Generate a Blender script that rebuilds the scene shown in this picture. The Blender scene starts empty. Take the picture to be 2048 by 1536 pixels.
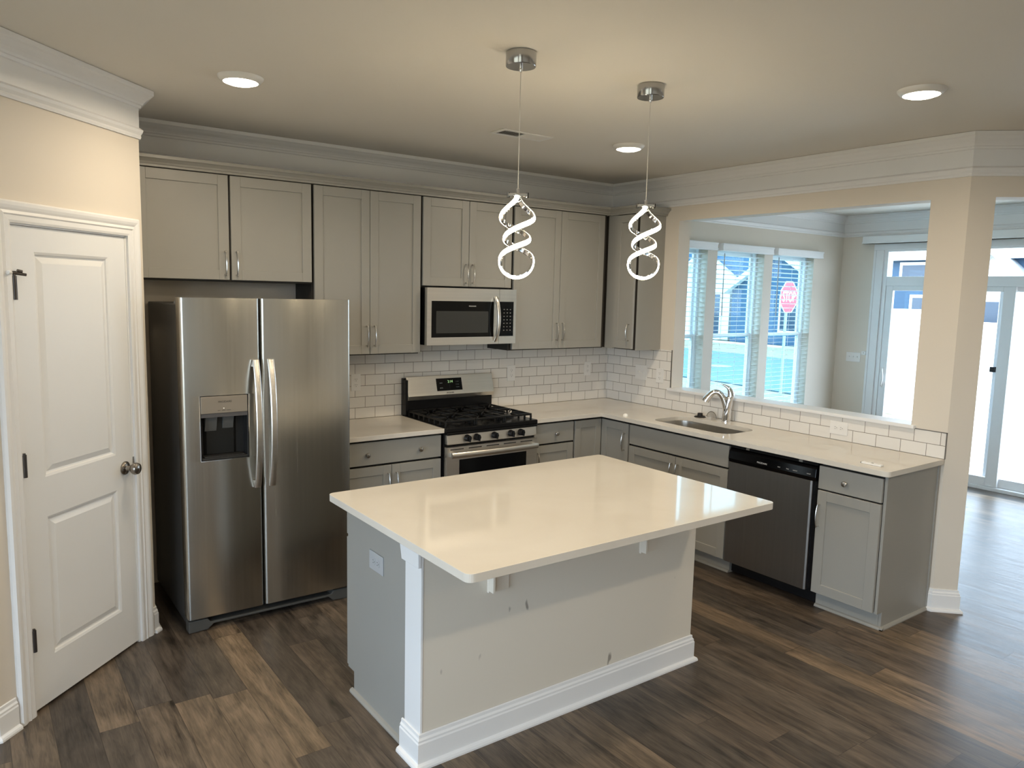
import bpy, bmesh, math, random
from mathutils import Vector, Matrix
PI = math.pi
SC = bpy.context.scene
COL = SC.collection
random.seed(7)

# ------------------------------------------------------------------ camera
cam = bpy.data.objects.new('camera', bpy.data.cameras.new('camera')); COL.objects.link(cam)
cam.data.sensor_width = 36.0
cam.data.lens = 1504.16 / 2048 * 36.0
cam.data.clip_start = 0.05; cam.data.clip_end = 300
_r = Vector((0.80958481, -0.58654659, 0.02314161))
_u = Vector((0.05185935, 0.11073713, 0.99249579))
_f = Vector((0.58470766, 0.80230940, -0.12006903))
cam.matrix_world = Matrix(((_r.x, _u.x, -_f.x, -4.56865), (_r.y, _u.y, -_f.y, -4.85131),
                           (_r.z, _u.z, -_f.z, 1.81492), (0, 0, 0, 1)))
SC.camera = cam

# ------------------------------------------------------------------ world, sun, exposure
SC.view_settings.view_transform = 'Standard'
SC.view_settings.look = 'None'
SC.view_settings.exposure = 0.2
SC.view_settings.gamma = 1.0
SC.view_settings.use_curve_mapping = False
SKY = 8.0
LAMP_W = 11.5
wd = bpy.data.worlds.new('sky'); SC.world = wd; wd.use_nodes = True
bg = wd.node_tree.nodes['Background']
bg.inputs['Color'].default_value = (0.68, 0.84, 1.0, 1)
bg.inputs['Strength'].default_value = SKY
sun = bpy.data.objects.new('sun', bpy.data.lights.new('sun', 'SUN')); COL.objects.link(sun)
sun.data.energy = 11.0; sun.data.angle = 0.01; sun.data.color = (1.0, 0.95, 0.86)
sun.rotation_euler = Vector((-0.02, -0.74, 0.67)).to_track_quat('Z', 'Y').to_euler()
SC.cycles.max_bounces = 10; SC.cycles.diffuse_bounces = 6; SC.cycles.glossy_bounces = 5
SC.cycles.transparent_max_bounces = 24
SC.cycles.sample_clamp_indirect = 6.0

def portal(loc, target, sx, sy):
    o = bpy.data.objects.new('window_portal', bpy.data.lights.new('window_portal', 'AREA')); COL.objects.link(o)
    o.data.shape = 'RECTANGLE'; o.data.size = sx; o.data.size_y = sy
    o.data.cycles.is_portal = True
    o.location = loc
    o.rotation_euler = (Vector(target) - Vector(loc)).to_track_quat('-Z', 'Y').to_euler()
portal((1.7, 0.20, 1.42), (1.7, -1, 1.42), 2.6, 1.8)
portal((3.75, -1.75, 1.2), (2.7, -1.75, 1.2), 2.5, 2.4)
portal((-6.7, -3.6, 1.4), (-5, -3.6, 1.4), 2.2, 2.2)
portal((-6.7, -6.4, 1.4), (-5, -6.4, 1.4), 2.2, 2.2)

# ------------------------------------------------------------------ frames: (u along wall, d out of wall, z)
def FB(u, d, z): return (u, -d, z)                 # back wall
def FR(u, d, z): return (-d, -u, z)                # right wall
S2 = math.sqrt(0.5)
def FP(u, d, z): return (-3.835 - S2*u + S2*d, -0.700 - S2*u - S2*d, z)   # pantry wall, u runs left
def FA(u, d, z): return (S2*u - S2*d, -2.87 - S2*u - S2*d, z)             # angled wall beside the opening
XF = 3.47
YW = -0.08
def FF(u, d, z): return (XF - d, -u, z)            # far sunroom wall
def FW(u, d, z): return (u, YW - d, z)             # window wall
def F0(u, d, z): return (u, d, z)

class MB:
    def __init__(s, fr=F0): s.bm = bmesh.new(); s.fr = fr
    def v(s, p): return s.bm.verts.new(s.fr(*p))
    def box(s, a0, a1, b0, b1, c0, c1):
        vs = [s.v((a, b, c)) for a in (a0, a1) for b in (b0, b1) for c in (c0, c1)]
        for f in ((0,1,3,2),(4,6,7,5),(0,4,5,1),(2,3,7,6),(0,2,6,4),(1,5,7,3)):
            s.bm.faces.new([vs[i] for i in f])
        return s
    def quad(s, *ps): s.bm.faces.new([s.v(p) for p in ps]); return s
    def prism(s, poly, lo, hi, axis=2):
        def mk(p, h):
            if axis == 2: return (p[0], p[1], h)
            if axis == 1: return (p[0], h, p[1])
            return (h, p[0], p[1])
        A = [s.v(mk(p, lo)) for p in poly]; B = [s.v(mk(p, hi)) for p in poly]
        n = len(poly)
        s.bm.faces.new(A); s.bm.faces.new(B)
        for i in range(n): s.bm.faces.new((A[i], A[(i+1) % n], B[(i+1) % n], B[i]))
        return s
    def loft(s, rings, cap=True, closed=True):
        R = [[s.v(p) for p in r] for r in rings]
        n = len(R[0])
        for a, b in zip(R, R[1:]):
            for i in range(n if closed else n - 1):
                s.bm.faces.new((a[i], a[(i+1) % n], b[(i+1) % n], b[i]))
        if cap: s.bm.faces.new(R[0]); s.bm.faces.new(R[-1])
        return s
    def lathe(s, prof, c=(0, 0, 0), axis=2, n=24, cap=True):
        rings = []
        for r, h in prof:
            ring = []
            for i in range(n):
                a = 2*PI*i/n; x, y = r*math.cos(a), r*math.sin(a)
                if axis == 2: p = (c[0]+x, c[1]+y, c[2]+h)
                elif axis == 1: p = (c[0]+x, c[1]+h, c[2]+y)
                else: p = (c[0]+h, c[1]+x, c[2]+y)
                ring.append(p)
            rings.append(ring)
        return s.loft(rings, cap)
    def tube(s, path, r, n=10, cap=True):
        P = [Vector(p) for p in path]
        rad = r if isinstance(r, (list, tuple)) else [r]*len(P)
        rings = []; up = None
        for i, p in enumerate(P):
            t = (P[min(i+1, len(P)-1)] - P[max(i-1, 0)]).normalized()
            if up is None:
                up = Vector((0, 0, 1)) if abs(t.z) < .9 else Vector((1, 0, 0))
            x = up.cross(t).normalized(); y = t.cross(x); up = y
            y = t.cross(x)
            rr = rad[i]
            ra, rb = rr if isinstance(rr, tuple) else (rr, rr)
            rings.append([tuple(p + x*ra*math.cos(2*PI*k/n) + y*rb*math.sin(2*PI*k/n)) for k in range(n)])
        return s.loft(rings, cap)

def obj(name, mb, mat, parent=None, bevel=0, seg=2, smooth=False, label=None):
    bm = mb.bm
    bmesh.ops.recalc_face_normals(bm, faces=bm.faces[:])
    me = bpy.data.meshes.new(name); bm.to_mesh(me); bm.free()
    me.materials.append(mat)
    o = bpy.data.objects.new(name, me); COL.objects.link(o)
    if parent is not None:
        o.parent = parent
        if parent.parent is None and parent.type == 'EMPTY':
            o.location = -Vector(parent.location)
    if smooth:
        for p in me.polygons: p.use_smooth = True
        try: me.set_sharp_from_angle(angle=math.radians(35))
        except Exception: pass
    if bevel:
        m = o.modifiers.new('bevel', 'BEVEL'); m.width = bevel; m.segments = seg; m.limit_method = 'ANGLE'
        m.angle_limit = math.radians(40)
    if label: o['label'] = label
    return o
def tag(o, label, cat, group=None):
    o['label'] = label; o['category'] = cat
    if group: o['group'] = group
    return o
def thing(name, loc, label, cat, group=None):
    o = bpy.data.objects.new(name, None); COL.objects.link(o); o.location = loc; o.empty_display_size = .1
    return tag(o, label, cat, group)
def struct(o, label=None):
    o['kind'] = 'structure'
    if label: o['label'] = label
    return o

def sweep(mb, prof, path):
    """prof: closed list of (d, z); path: plan polyline with the room on its right-hand side."""
    P = [Vector(p) for p in path]; rings = []
    for i, p in enumerate(P):
        n0 = n1 = None
        if i > 0: t = (P[i]-P[i-1]).normalized(); n0 = Vector((t.y, -t.x))
        if i < len(P)-1: t = (P[i+1]-P[i]).normalized(); n1 = Vector((t.y, -t.x))
        if n0 is None: m = n1
        elif n1 is None: m = n0
        else: m = (n0+n1) / (1 + n0.dot(n1))
        rings.append([(p.x+m.x*d, p.y+m.y*d, z) for d, z in prof])
    mb.loft(rings); return mb

def text(s, size, fr, u, d, z, mat, parent, name='lettering', align='CENTER', lean=None, ext=0.0006, sx=1.0):
    cu = bpy.data.curves.new('t', 'FONT'); cu.body = s; cu.size = size; cu.align_x = align; cu.align_y = 'CENTER'
    cu.extrude = ext
    o = bpy.data.objects.new('t', cu)
    me = bpy.data.meshes.new_from_object(o)
    bpy.data.objects.remove(o)
    for v in me.vertices:
        x, y, h = v.co; x *= sx
        if lean: dd = d + h + lean*y
        else: dd = d + h
        v.co = fr(u + x, dd, z + y)
    me.materials.clear(); me.materials.append(mat)
    me.name = name
    ob = bpy.data.objects.new(name, me); COL.objects.link(ob)
    ob.parent = parent
    if parent.parent is None and parent.type == 'EMPTY': ob.location = -Vector(parent.location)
    return ob

# ------------------------------------------------------------------ materials
def new_mat(name):
    m = bpy.data.materials.new(name); m.use_nodes = True
    nt = m.node_tree; b = nt.nodes['Principled BSDF']
    return m, nt, b
def inp(b, k, v):
    if k in b.inputs: b.inputs[k].default_value = v
def simple(name, c, rough=.5, metal=0, spec=.5, var=.04, scale=6, coat=0, bump=0, bscale=200, aniso=0):
    m, nt, b = new_mat(name)
    inp(b, 'Roughness', rough); inp(b, 'Metallic', metal); inp(b, 'Specular IOR Level', spec)
    if coat: inp(b, 'Coat Weight', coat); inp(b, 'Coat Roughness', .08)
    if aniso: inp(b, 'Anisotropic', aniso)
    tc = nt.nodes.new('ShaderNodeTexCoord')
    n = nt.nodes.new('ShaderNodeTexNoise'); n.inputs['Scale'].default_value = scale; n.inputs['Detail'].default_value = 3
    nt.links.new(tc.outputs['Object'], n.inputs['Vector'])
    mx = nt.nodes.new('ShaderNodeMix'); mx.data_type = 'RGBA'
    mx.inputs[6].default_value = (*[max(0, x*(1-var)) for x in c], 1); mx.inputs[7].default_value = (*[min(1, x*(1+var)) for x in c], 1)
    nt.links.new(n.outputs['Fac'], mx.inputs[0]); nt.links.new(mx.outputs[2], b.inputs['Base Color'])
    if bump:
        n2 = nt.nodes.new('ShaderNodeTexNoise'); n2.inputs['Scale'].default_value = bscale
        nt.links.new(tc.outputs['Object'], n2.inputs['Vector'])
        bp = nt.nodes.new('ShaderNodeBump'); bp.inputs['Strength'].default_value = bump; bp.inputs['Distance'].default_value = .002
        nt.links.new(n2.outputs['Fac'], bp.inputs['Height']); nt.links.new(bp.outputs[0], b.inputs['Normal'])
    return m
def emit(name, c, s):
    m, nt, b = new_mat(name)
    inp(b, 'Base Color', (1, 1, 1, 1)); inp(b, 'Emission Color', (*c, 1)); inp(b, 'Emission Strength', s); inp(b, 'Roughness', .4)
    return m
def M_(nt, op, a, b=None, c=None):
    n = nt.nodes.new('ShaderNodeMath'); n.operation = op
    for i, x in enumerate((a, b, c)):
        if x is None: continue
        if isinstance(x, (int, float)): n.inputs[i].default_value = x
        else: nt.links.new(x, n.inputs[i])
    return n.outputs[0]
def steel(name, c, rough, stretch=(60, 60, 1.0), amt=.08):
    """brushed metal: fine streaks along the local z (or whichever axis has the small scale)."""
    m, nt, b = new_mat(name)
    inp(b, 'Metallic', 1.0)
    tc = nt.nodes.new('ShaderNodeTexCoord'); mp = nt.nodes.new('ShaderNodeMapping'); mp.inputs['Scale'].default_value = stretch
    nt.links.new(tc.outputs['Object'], mp.inputs['Vector'])
    n = nt.nodes.new('ShaderNodeTexNoise'); n.inputs['Scale'].default_value = 1.0; n.inputs['Detail'].default_value = 5
    nt.links.new(mp.outputs[0], n.inputs['Vector'])
    mx = nt.nodes.new('ShaderNodeMix'); mx.data_type = 'RGBA'
    mx.inputs[6].default_value = (*[x*(1-amt) for x in c], 1); mx.inputs[7].default_value = (*[min(1, x*(1+amt)) for x in c], 1)
    nt.links.new(n.outputs['Fac'], mx.inputs[0]); nt.links.new(mx.outputs[2], b.inputs['Base Color'])
    r = M_(nt, 'MULTIPLY_ADD', n.outputs['Fac'], .10, rough - .05)
    nt.links.new(r, b.inputs['Roughness'])
    bp = nt.nodes.new('ShaderNodeBump'); bp.inputs['Strength'].default_value = .015; bp.inputs['Distance'].default_value = .001
    nt.links.new(n.outputs['Fac'], bp.inputs['Height']); nt.links.new(bp.outputs[0], b.inputs['Normal'])
    return m
def glass_pane(name, tint=(1, 1, 1), refl=.08):
    m = bpy.data.materials.new(name); m.use_nodes = True; nt = m.node_tree; nt.nodes.clear()
    out = nt.nodes.new('ShaderNodeOutputMaterial'); t = nt.nodes.new('ShaderNodeBsdfTransparent'); g = nt.nodes.new('ShaderNodeBsdfGlossy')
    t.inputs['Color'].default_value = (*tint, 1); g.inputs['Roughness'].default_value = .02
    fr = nt.nodes.new('ShaderNodeFresnel'); fr.inputs['IOR'].default_value = 1.25
    mx = nt.nodes.new('ShaderNodeMixShader')
    ge = nt.nodes.new('ShaderNodeNewGeometry')
    k = M_(nt, 'MULTIPLY', fr.outputs[0], M_(nt, 'SUBTRACT', 1.0, ge.outputs['Backfacing']))
    nt.links.new(k, mx.inputs[0]); nt.links.new(t.outputs[0], mx.inputs[1]); nt.links.new(g.outputs[0], mx.inputs[2])
    nt.links.new(mx.outputs[0], out.inputs[0])
    return m

WALL = simple('wall_paint', (.69, .63, .545), .62, var=.015, scale=2, bump=.03, bscale=260)
CEIL = simple('ceiling_paint', (.74, .705, .645), .8, var=.015, scale=2, bump=.04, bscale=180)
TRIM = simple('white_trim_paint', (.785, .785, .785), .38, var=.015, scale=3)
DOORW = simple('white_door_paint', (.77, .775, .775), .36, var=.02, scale=4, bump=.05, bscale=90)
CAB = simple('grey_cabinet_paint', (.32, .312, .285), .36, var=.025, scale=5)
CABSHADE = simple('cabinet_carcass_shade', (.035, .031, .026), .6, var=.1)  # near-black colour holds the shade of door gaps and hidden sides
CTOP = None
CANOPY = simple('dark_polished_canopy', (.46, .46, .46), .16, 1, var=.01)
CHROME = simple('chrome', (.85, .85, .86), .06, 1, var=.01)
NICKEL = simple('brushed_nickel', (.62, .60, .57), .24, 1, var=.04, scale=30)
HINGE = simple('dark_bronze_hinge', (.09, .08, .075), .35, .8, var=.1)
DARKNI = simple('dark_satin_nickel', (.30, .27, .24), .24, 1, var=.06, scale=30)
STEEL = steel('stainless_vertical_brush', (.53, .515, .475), .25, (70, 70, 1.2))
STEELH = steel('stainless_horizontal_brush', (.76, .73, .68), .34, (1.5, 70, 70))
STEELD = steel('stainless_dishwasher', (.30, .285, .27), .34, (70, 70, 1.2))
STEELS = steel('stainless_sink', (.46, .44, .41), .30, (30, 30, 3))
BLACKG = simple('black_gloss', (.003, .003, .0035), .10, spec=.22, var=.1)
BLACK = simple('black_enamel', (.006, .006, .0065), .26, spec=.3, var=.15, scale=20)
IRON = simple('cast_iron', (.007, .007, .007), .42, spec=.3, var=.2, scale=60, bump=.3, bscale=300)
BLACKP = simple('black_plastic', (.007, .007, .008), .45, spec=.3, var=.15)
GREYSIDE = simple('fridge_side_grey', (.055, .053, .050), .42, var=.06, bump=.1, bscale=400)
GREYPL = simple('grey_plastic', (.20, .195, .185), .45, var=.06)
DKGREYPL = simple('dark_grey_plastic', (.022, .022, .022), .35, spec=.3, var=.1)
WHITEPL = simple('white_plastic', (.80, .79, .77), .35, var=.02)
PLATE = simple('outlet_plate_white', (.78, .765, .74), .3, var=.02)
GREYPLATE = simple('outlet_plate_grey', (.42, .43, .44), .4, var=.03)
SLOT = simple('dark_slot', (.05, .045, .04), .6)
RUBBER = simple('black_rubber', (.012, .011, .011), .6, var=.2)
VINYL = simple('white_vinyl', (.80, .81, .82), .35, var=.02)
SLAT = simple('white_blind_slat', (.82, .83, .83), .4, var=.02)
GLASS = glass_pane('window_glass', (.97, .985, 1.0))
GLASSW = glass_pane('daylight_tint_glass', (.66, .84, .90))  # cyan cast and dimming of the daylight put into the pane colour
LENS = emit('lamp_lens', (1.0, .90, .72), 9.0)
LED = emit('warm_led_strip', (1.0, .83, .56), 50.0)
DIGIT = emit('green_digits', (.25, .7, .1), .5)
PILOT = emit('small_white_pilot', (1, .95, .85), 1.2)
SCHL = simple('tile_edge_metal', (.22, .21, .20), .4, .8, var=.05)
BEIGE = simple('dispenser_panel', (.36, .32, .27), .35, .6, var=.03)
INK = simple('dark_print', (.03, .03, .03), .5)
PALEINK = simple('pale_print', (.55, .55, .55), .5)

def counter_mat():
    m, nt, b = new_mat('white_quartz')
    tc = nt.nodes.new('ShaderNodeTexCoord')
    n = nt.nodes.new('ShaderNodeTexNoise'); n.inputs['Scale'].default_value = 2.2; n.inputs['Detail'].default_value = 6; n.inputs['Distortion'].default_value = 1.2
    nt.links.new(tc.outputs['Object'], n.inputs['Vector'])
    rp = nt.nodes.new('ShaderNodeValToRGB')
    rp.color_ramp.elements[0].position = .30; rp.color_ramp.elements[0].color = (.665, .62, .55, 1)
    rp.color_ramp.elements[1].position = .62; rp.color_ramp.elements[1].color = (.70, .66, .595, 1)
    nt.links.new(n.outputs['Fac'], rp.inputs[0]); nt.links.new(rp.outputs[0], b.inputs['Base Color'])
    inp(b, 'Roughness', .06); inp(b, 'Specular IOR Level', .45)
    return m
CTOP = counter_mat()

def drywall_scuffed():
    m, nt, b = new_mat('scuffed_island_paint')
    tc = nt.nodes.new('ShaderNodeTexCoord')
    n = nt.nodes.new('ShaderNodeTexNoise'); n.inputs['Scale'].default_value = 17; n.inputs['Detail'].default_value = 2
    mp = nt.nodes.new('ShaderNodeMapping'); mp.inputs['Scale'].default_value = (1, 1, .5)
    nt.links.new(tc.outputs['Object'], mp.inputs[0]); nt.links.new(mp.outputs[0], n.inputs['Vector'])
    rp = nt.nodes.new('ShaderNodeValToRGB')
    rp.color_ramp.elements[0].position = .20; rp.color_ramp.elements[0].color = (.30, .27, .23, 1)
    rp.color_ramp.elements[1].position = .265; rp.color_ramp.elements[1].color = (.68, .63, .545, 1)
    nt.links.new(n.outputs['Fac'], rp.inputs[0]); nt.links.new(rp.outputs[0], b.inputs['Base Color'])
    inp(b, 'Roughness', .6)
    return m
SCUFF = drywall_scuffed()

def tile_mat(name, axis, phase):
    """white 3x6 subway tile in running bond; axis 0 runs along x, axis 1 along y."""
    m, nt, b = new_mat(name)
    tc = nt.nodes.new('ShaderNodeTexCoord'); sp = nt.nodes.new('ShaderNodeSeparateXYZ')
    nt.links.new(tc.outputs['Object'], sp.inputs[0])
    u = M_(nt, 'MULTIPLY', sp.outputs[axis], -1.0)
    zr = M_(nt, 'DIVIDE', M_(nt, 'SUBTRACT', sp.outputs[2], .9145), .0768)
    row = M_(nt, 'FLOOR', zr); fz = M_(nt, 'FRACT', zr)
    half = M_(nt, 'MULTIPLY', M_(nt, 'FLOORED_MODULO', row, 2.0), .5)
    ur = M_(nt, 'ADD', M_(nt, 'DIVIDE', M_(nt, 'SUBTRACT', u, phase), .1526), half)
    fu = M_(nt, 'FRACT', ur); iu = M_(nt, 'FLOOR', ur)
    dz = M_(nt, 'MULTIPLY', M_(nt, 'MINIMUM', fz, M_(nt, 'SUBTRACT', 1.0, fz)), .0768)
    du = M_(nt, 'MULTIPLY', M_(nt, 'MINIMUM', fu, M_(nt, 'SUBTRACT', 1.0, fu)), .1526)
    dd = M_(nt, 'MINIMUM', dz, du)
    g = M_(nt, 'LESS_THAN', dd, .0014)
    cx = nt.nodes.new('ShaderNodeCombineXYZ'); nt.links.new(iu, cx.inputs[0]); nt.links.new(row, cx.inputs[1])
    wn = nt.nodes.new('ShaderNodeTexWhiteNoise'); nt.links.new(cx.outputs[0], wn.inputs['Vector'])
    t = nt.nodes.new('ShaderNodeMix'); t.data_type = 'RGBA'
    t.inputs[6].default_value = (.73, .70, .66, 1); t.inputs[7].default_value = (.78, .755, .715, 1)
    nt.links.new(wn.outputs['Value'], t.inputs[0])
    mx = nt.nodes.new('ShaderNodeMix'); mx.data_type = 'RGBA'; mx.inputs[7].default_value = (.14, .115, .09, 1)
    nt.links.new(g, mx.inputs[0]); nt.links.new(t.outputs[2], mx.inputs[6]); nt.links.new(mx.outputs[2], b.inputs['Base Color'])
    nt.links.new(M_(nt, 'MULTIPLY_ADD', g, .6, .14), b.inputs['Roughness'])
    h = M_(nt, 'MINIMUM', M_(nt, 'DIVIDE', dd, .004), 1.0)
    bp = nt.nodes.new('ShaderNodeBump'); bp.inputs['Strength'].default_value = .5; bp.inputs['Distance'].default_value = .002
    nt.links.new(h, bp.inputs['Height']); nt.links.new(bp.outputs[0], b.inputs['Normal'])
    return m
TILEB = tile_mat('subway_tile_back', 0, .1024)
TILER = tile_mat('subway_tile_right', 1, .169)

def floor_mat():
    m, nt, b = new_mat('vinyl_plank_floor')
    W, Lp = .1492, 1.21
    DK = .72
    tc = nt.nodes.new('ShaderNodeTexCoord'); sp = nt.nodes.new('ShaderNodeSeparateXYZ')
    nt.links.new(tc.outputs['Object'], sp.inputs[0])
    xr = M_(nt, 'DIVIDE', M_(nt, 'ADD', sp.outputs[0], .78), W); ix = M_(nt, 'FLOOR', xr); fx = M_(nt, 'FRACT', xr)
    wr = nt.nodes.new('ShaderNodeTexWhiteNoise'); wr.noise_dimensions = '1D'; nt.links.new(ix, wr.inputs['W'])
    yr = M_(nt, 'ADD', M_(nt, 'DIVIDE', sp.outputs[1], Lp), M_(nt, 'MULTIPLY', wr.outputs['Value'], 7.3))
    iy = M_(nt, 'FLOOR', yr); fy = M_(nt, 'FRACT', yr)
    cx = nt.nodes.new('ShaderNodeCombineXYZ'); nt.links.new(ix, cx.inputs[0]); nt.links.new(iy, cx.inputs[1])
    wn = nt.nodes.new('ShaderNodeTexWhiteNoise'); nt.links.new(cx.outputs[0], wn.inputs['Vector'])
    rp = nt.nodes.new('ShaderNodeValToRGB'); cr = rp.color_ramp
    cols = [(0, (.072, .056, .045)), (.2, (.108, .084, .064)), (.45, (.135, .100, .072)), (.62, (.122, .098, .078)), (.8, (.180, .132, .090)), (1, (.235, .168, .108))]
    cr.elements[0].position = 0; cr.elements[0].color = (*cols[0][1], 1); cr.elements[1].position = 1; cr.elements[1].color = (*cols[-1][1], 1)
    for p, c in cols[1:-1]:
        e = cr.elements.new(p); e.color = (*c, 1)
    nt.links.new(wn.outputs['Value'], rp.inputs[0])
    # grain stretched along the plank, offset per plank
    off = nt.nodes.new('ShaderNodeVectorMath'); off.operation = 'MULTIPLY_ADD'
    off.inputs[1].default_value = (13, 17, 5); nt.links.new(wn.outputs['Color'], off.inputs[0]); nt.links.new(tc.outputs['Object'], off.inputs[2])
    mp = nt.nodes.new('ShaderNodeMapping'); mp.inputs['Scale'].default_value = (26, 2.2, 1); nt.links.new(off.outputs[0], mp.inputs[0])
    n1 = nt.nodes.new('ShaderNodeTexNoise'); n1.inputs['Scale'].default_value = 1; n1.inputs['Detail'].default_value = 7; n1.inputs['Distortion'].default_value = .9
    nt.links.new(mp.outputs[0], n1.inputs['Vector'])
    mp2 = nt.nodes.new('ShaderNodeMapping'); mp2.inputs['Scale'].default_value = (7, 2.6, 1); nt.links.new(off.outputs[0], mp2.inputs[0])
    n2 = nt.nodes.new('ShaderNodeTexNoise'); n2.inputs['Scale'].default_value = 1; n2.inputs['Detail'].default_value = 3; n2.inputs['Distortion'].default_value = 1.5
    nt.links.new(mp2.outputs[0], n2.inputs['Vector'])
    mp3 = nt.nodes.new('ShaderNodeMapping'); mp3.inputs['Scale'].default_value = (95, 7, 1); nt.links.new(off.outputs[0], mp3.inputs[0])
    n3 = nt.nodes.new('ShaderNodeTexNoise'); n3.inputs['Scale'].default_value = 1; n3.inputs['Detail'].default_value = 6; n3.inputs['Distortion'].default_value = 1.6
    nt.links.new(mp3.outputs[0], n3.inputs['Vector'])
    k = M_(nt, 'ADD', M_(nt, 'MULTIPLY', n1.outputs['Fac'], 2.3), M_(nt, 'MULTIPLY', n2.outputs['Fac'], 1.5))
    k = M_(nt, 'MULTIPLY', M_(nt, 'MAXIMUM', M_(nt, 'ADD', M_(nt, 'SUBTRACT', k, 1.62), M_(nt, 'MULTIPLY', n3.outputs['Fac'], 1.5)), .12), DK)
    vm = nt.nodes.new('ShaderNodeVectorMath'); vm.operation = 'SCALE'; nt.links.new(rp.outputs[0], vm.inputs[0]); nt.links.new(k, vm.inputs['Scale'])
    ex = M_(nt, 'MULTIPLY', M_(nt, 'MINIMUM', fx, M_(nt, 'SUBTRACT', 1.0, fx)), W)
    ey = M_(nt, 'MULTIPLY', M_(nt, 'MINIMUM', fy, M_(nt, 'SUBTRACT', 1.0, fy)), Lp)
    e = M_(nt, 'MINIMUM', ex, ey)
    gap = M_(nt, 'LESS_THAN', e, .0011)
    mx = nt.nodes.new('ShaderNodeMix'); mx.data_type = 'RGBA'; mx.inputs[7].default_value = (.03, .023, .018, 1)
    nt.links.new(M_(nt, 'MULTIPLY', gap, .75), mx.inputs[0]); nt.links.new(vm.outputs[0], mx.inputs[6]); nt.links.new(mx.outputs[2], b.inputs['Base Color'])
    nt.links.new(M_(nt, 'MULTIPLY_ADD', n1.outputs['Fac'], .22, .27), b.inputs['Roughness'])
    inp(b, 'Specular IOR Level', .38)
    bp = nt.nodes.new('ShaderNodeBump'); bp.inputs['Strength'].default_value = .16; bp.inputs['Distance'].default_value = .0015
    hh = M_(nt, 'ADD', M_(nt, 'MULTIPLY', n1.outputs['Fac'], .7), M_(nt, 'MINIMUM', M_(nt, 'DIVIDE', e, .002), 1.0))
    nt.links.new(hh, bp.inputs['Height']); nt.links.new(bp.outputs[0], b.inputs['Normal'])
    return m
FLOOR = floor_mat()

# ================================================================== ROOM SHELL
CZ = 2.75
struct(obj('floor', MB().box(-6.62, 3.62, -9.12, 0.10, -.06, 0), FLOOR), 'brown vinyl plank floor')
struct(obj('ceiling', MB().box(-6.62, 3.62, -9.12, 0.12, CZ, CZ+.1), CEIL), 'flat beige white ceiling')
mb = MB().box(-6.62, 0.0, 0.0, .12, 0, CZ)
struct(obj('wall_back', mb, WALL), 'beige wall behind the cabinets')
# right wall with the pass-through
mb = MB()
PL, PR_, PZT, PZB = .757, 2.661, 2.407, 1.066
mb.box(0, .13, -PL, .0, 0, CZ)
mb.box(0, .13, -PR_, -PL, 0, PZB)
mb.box(0, .13, -PR_, -PL, PZT, CZ)
mb.prism([(0, -PR_), (.13, -PR_), (.13, -2.815), (0, -2.87)], 0, CZ)
struct(obj('wall_right', mb, WALL), 'beige wall with the pass-through opening')
# angled wall with its opening
mb = MB(FA)
OA = .135
mb.prism([(0, 0), (OA, 0), (OA, -.13), (.054, -.13)], 0, CZ)
mb.prism([(OA, 0), (1.30, 0), (1.30, -.13), (OA, -.13)], 2.405, CZ)
mb.prism([(1.30, 0), (1.42, 0), (1.42, -.13), (1.30, -.13)], 0, CZ)
struct(obj('wall_angled', mb, WALL), 'short angled wall beside the wide opening')
# pantry walls
mb = MB(FP)
DU0, DU1, DZ = .122, .824, 2.047
mb.prism([(0, 0), (DU0, 0), (DU0, -.11), (.046, -.11)], 0, CZ)
mb.prism([(DU1, 0), (1.004, 0), (.958, -.11), (DU1, -.11)], 0, CZ)
mb.prism([(DU0, 0), (DU1, 0), (DU1, -.11), (DU0, -.11)], DZ, CZ)
struct(obj('wall_pantry', mb, WALL), 'cream angled wall around the pantry door')
struct(obj('wall_pantry_side', MB().prism([(-3.835, 0), (-3.835, -.70), (-3.945, -.6544), (-3.945, 0)], 0, CZ), WALL))
struct(obj('wall_left', MB().prism([(-4.545, -1.41), (-4.4994, -1.30), (-6.5, -1.30), (-6.5, -1.41)], 0, CZ), WALL))
# living area beyond the camera
mb = MB()
def wall_holes_x(mb, x0, x1, y0, y1, holes):
    ys = sorted(holes); y = y0
    for a, b_, z0, z1 in ys:
        mb.box(x0, x1, y, a, 0, CZ); mb.box(x0, x1, a, b_, 0, z0); mb.box(x0, x1, a, b_, z1, CZ); y = b_
    mb.box(x0, x1, y, y1, 0, CZ)
wall_holes_x(mb, -6.62, -6.5, -9.0, 0.0, [(-7.4, -5.4, .3, 2.45), (-4.7, -2.5, .3, 2.45)])
struct(obj('wall_west', mb, WALL))
struct(obj('wall_rear', MB().box(-6.62, 1.12, -9.12, -9.0, 0, CZ), WALL))
struct(obj('wall_living_right', MB().box(1.005, 1.12, -9.0, -3.88, 0, CZ), WALL))
struct(obj('wall_sunroom_rear', MB().box(1.12, 3.47, -4.62, -4.5, 0, CZ), WALL))
for i, (a, b_) in enumerate(((-7.4, -5.4), (-4.7, -2.5))):
    w = struct(obj('window_%d' % (4+i), MB().box(-6.6, -6.53, a, a+.05, .3, 2.45).box(-6.6, -6.53, b_-.05, b_, .3, 2.45)
        .box(-6.6, -6.53, a+.05, b_-.05, .3, .35).box(-6.6, -6.53, a+.05, b_-.05, 2.40, 2.45).box(-6.59, -6.54, (a+b_)/2-.03, (a+b_)/2+.03, .35, 2.40), VINYL))
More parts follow.
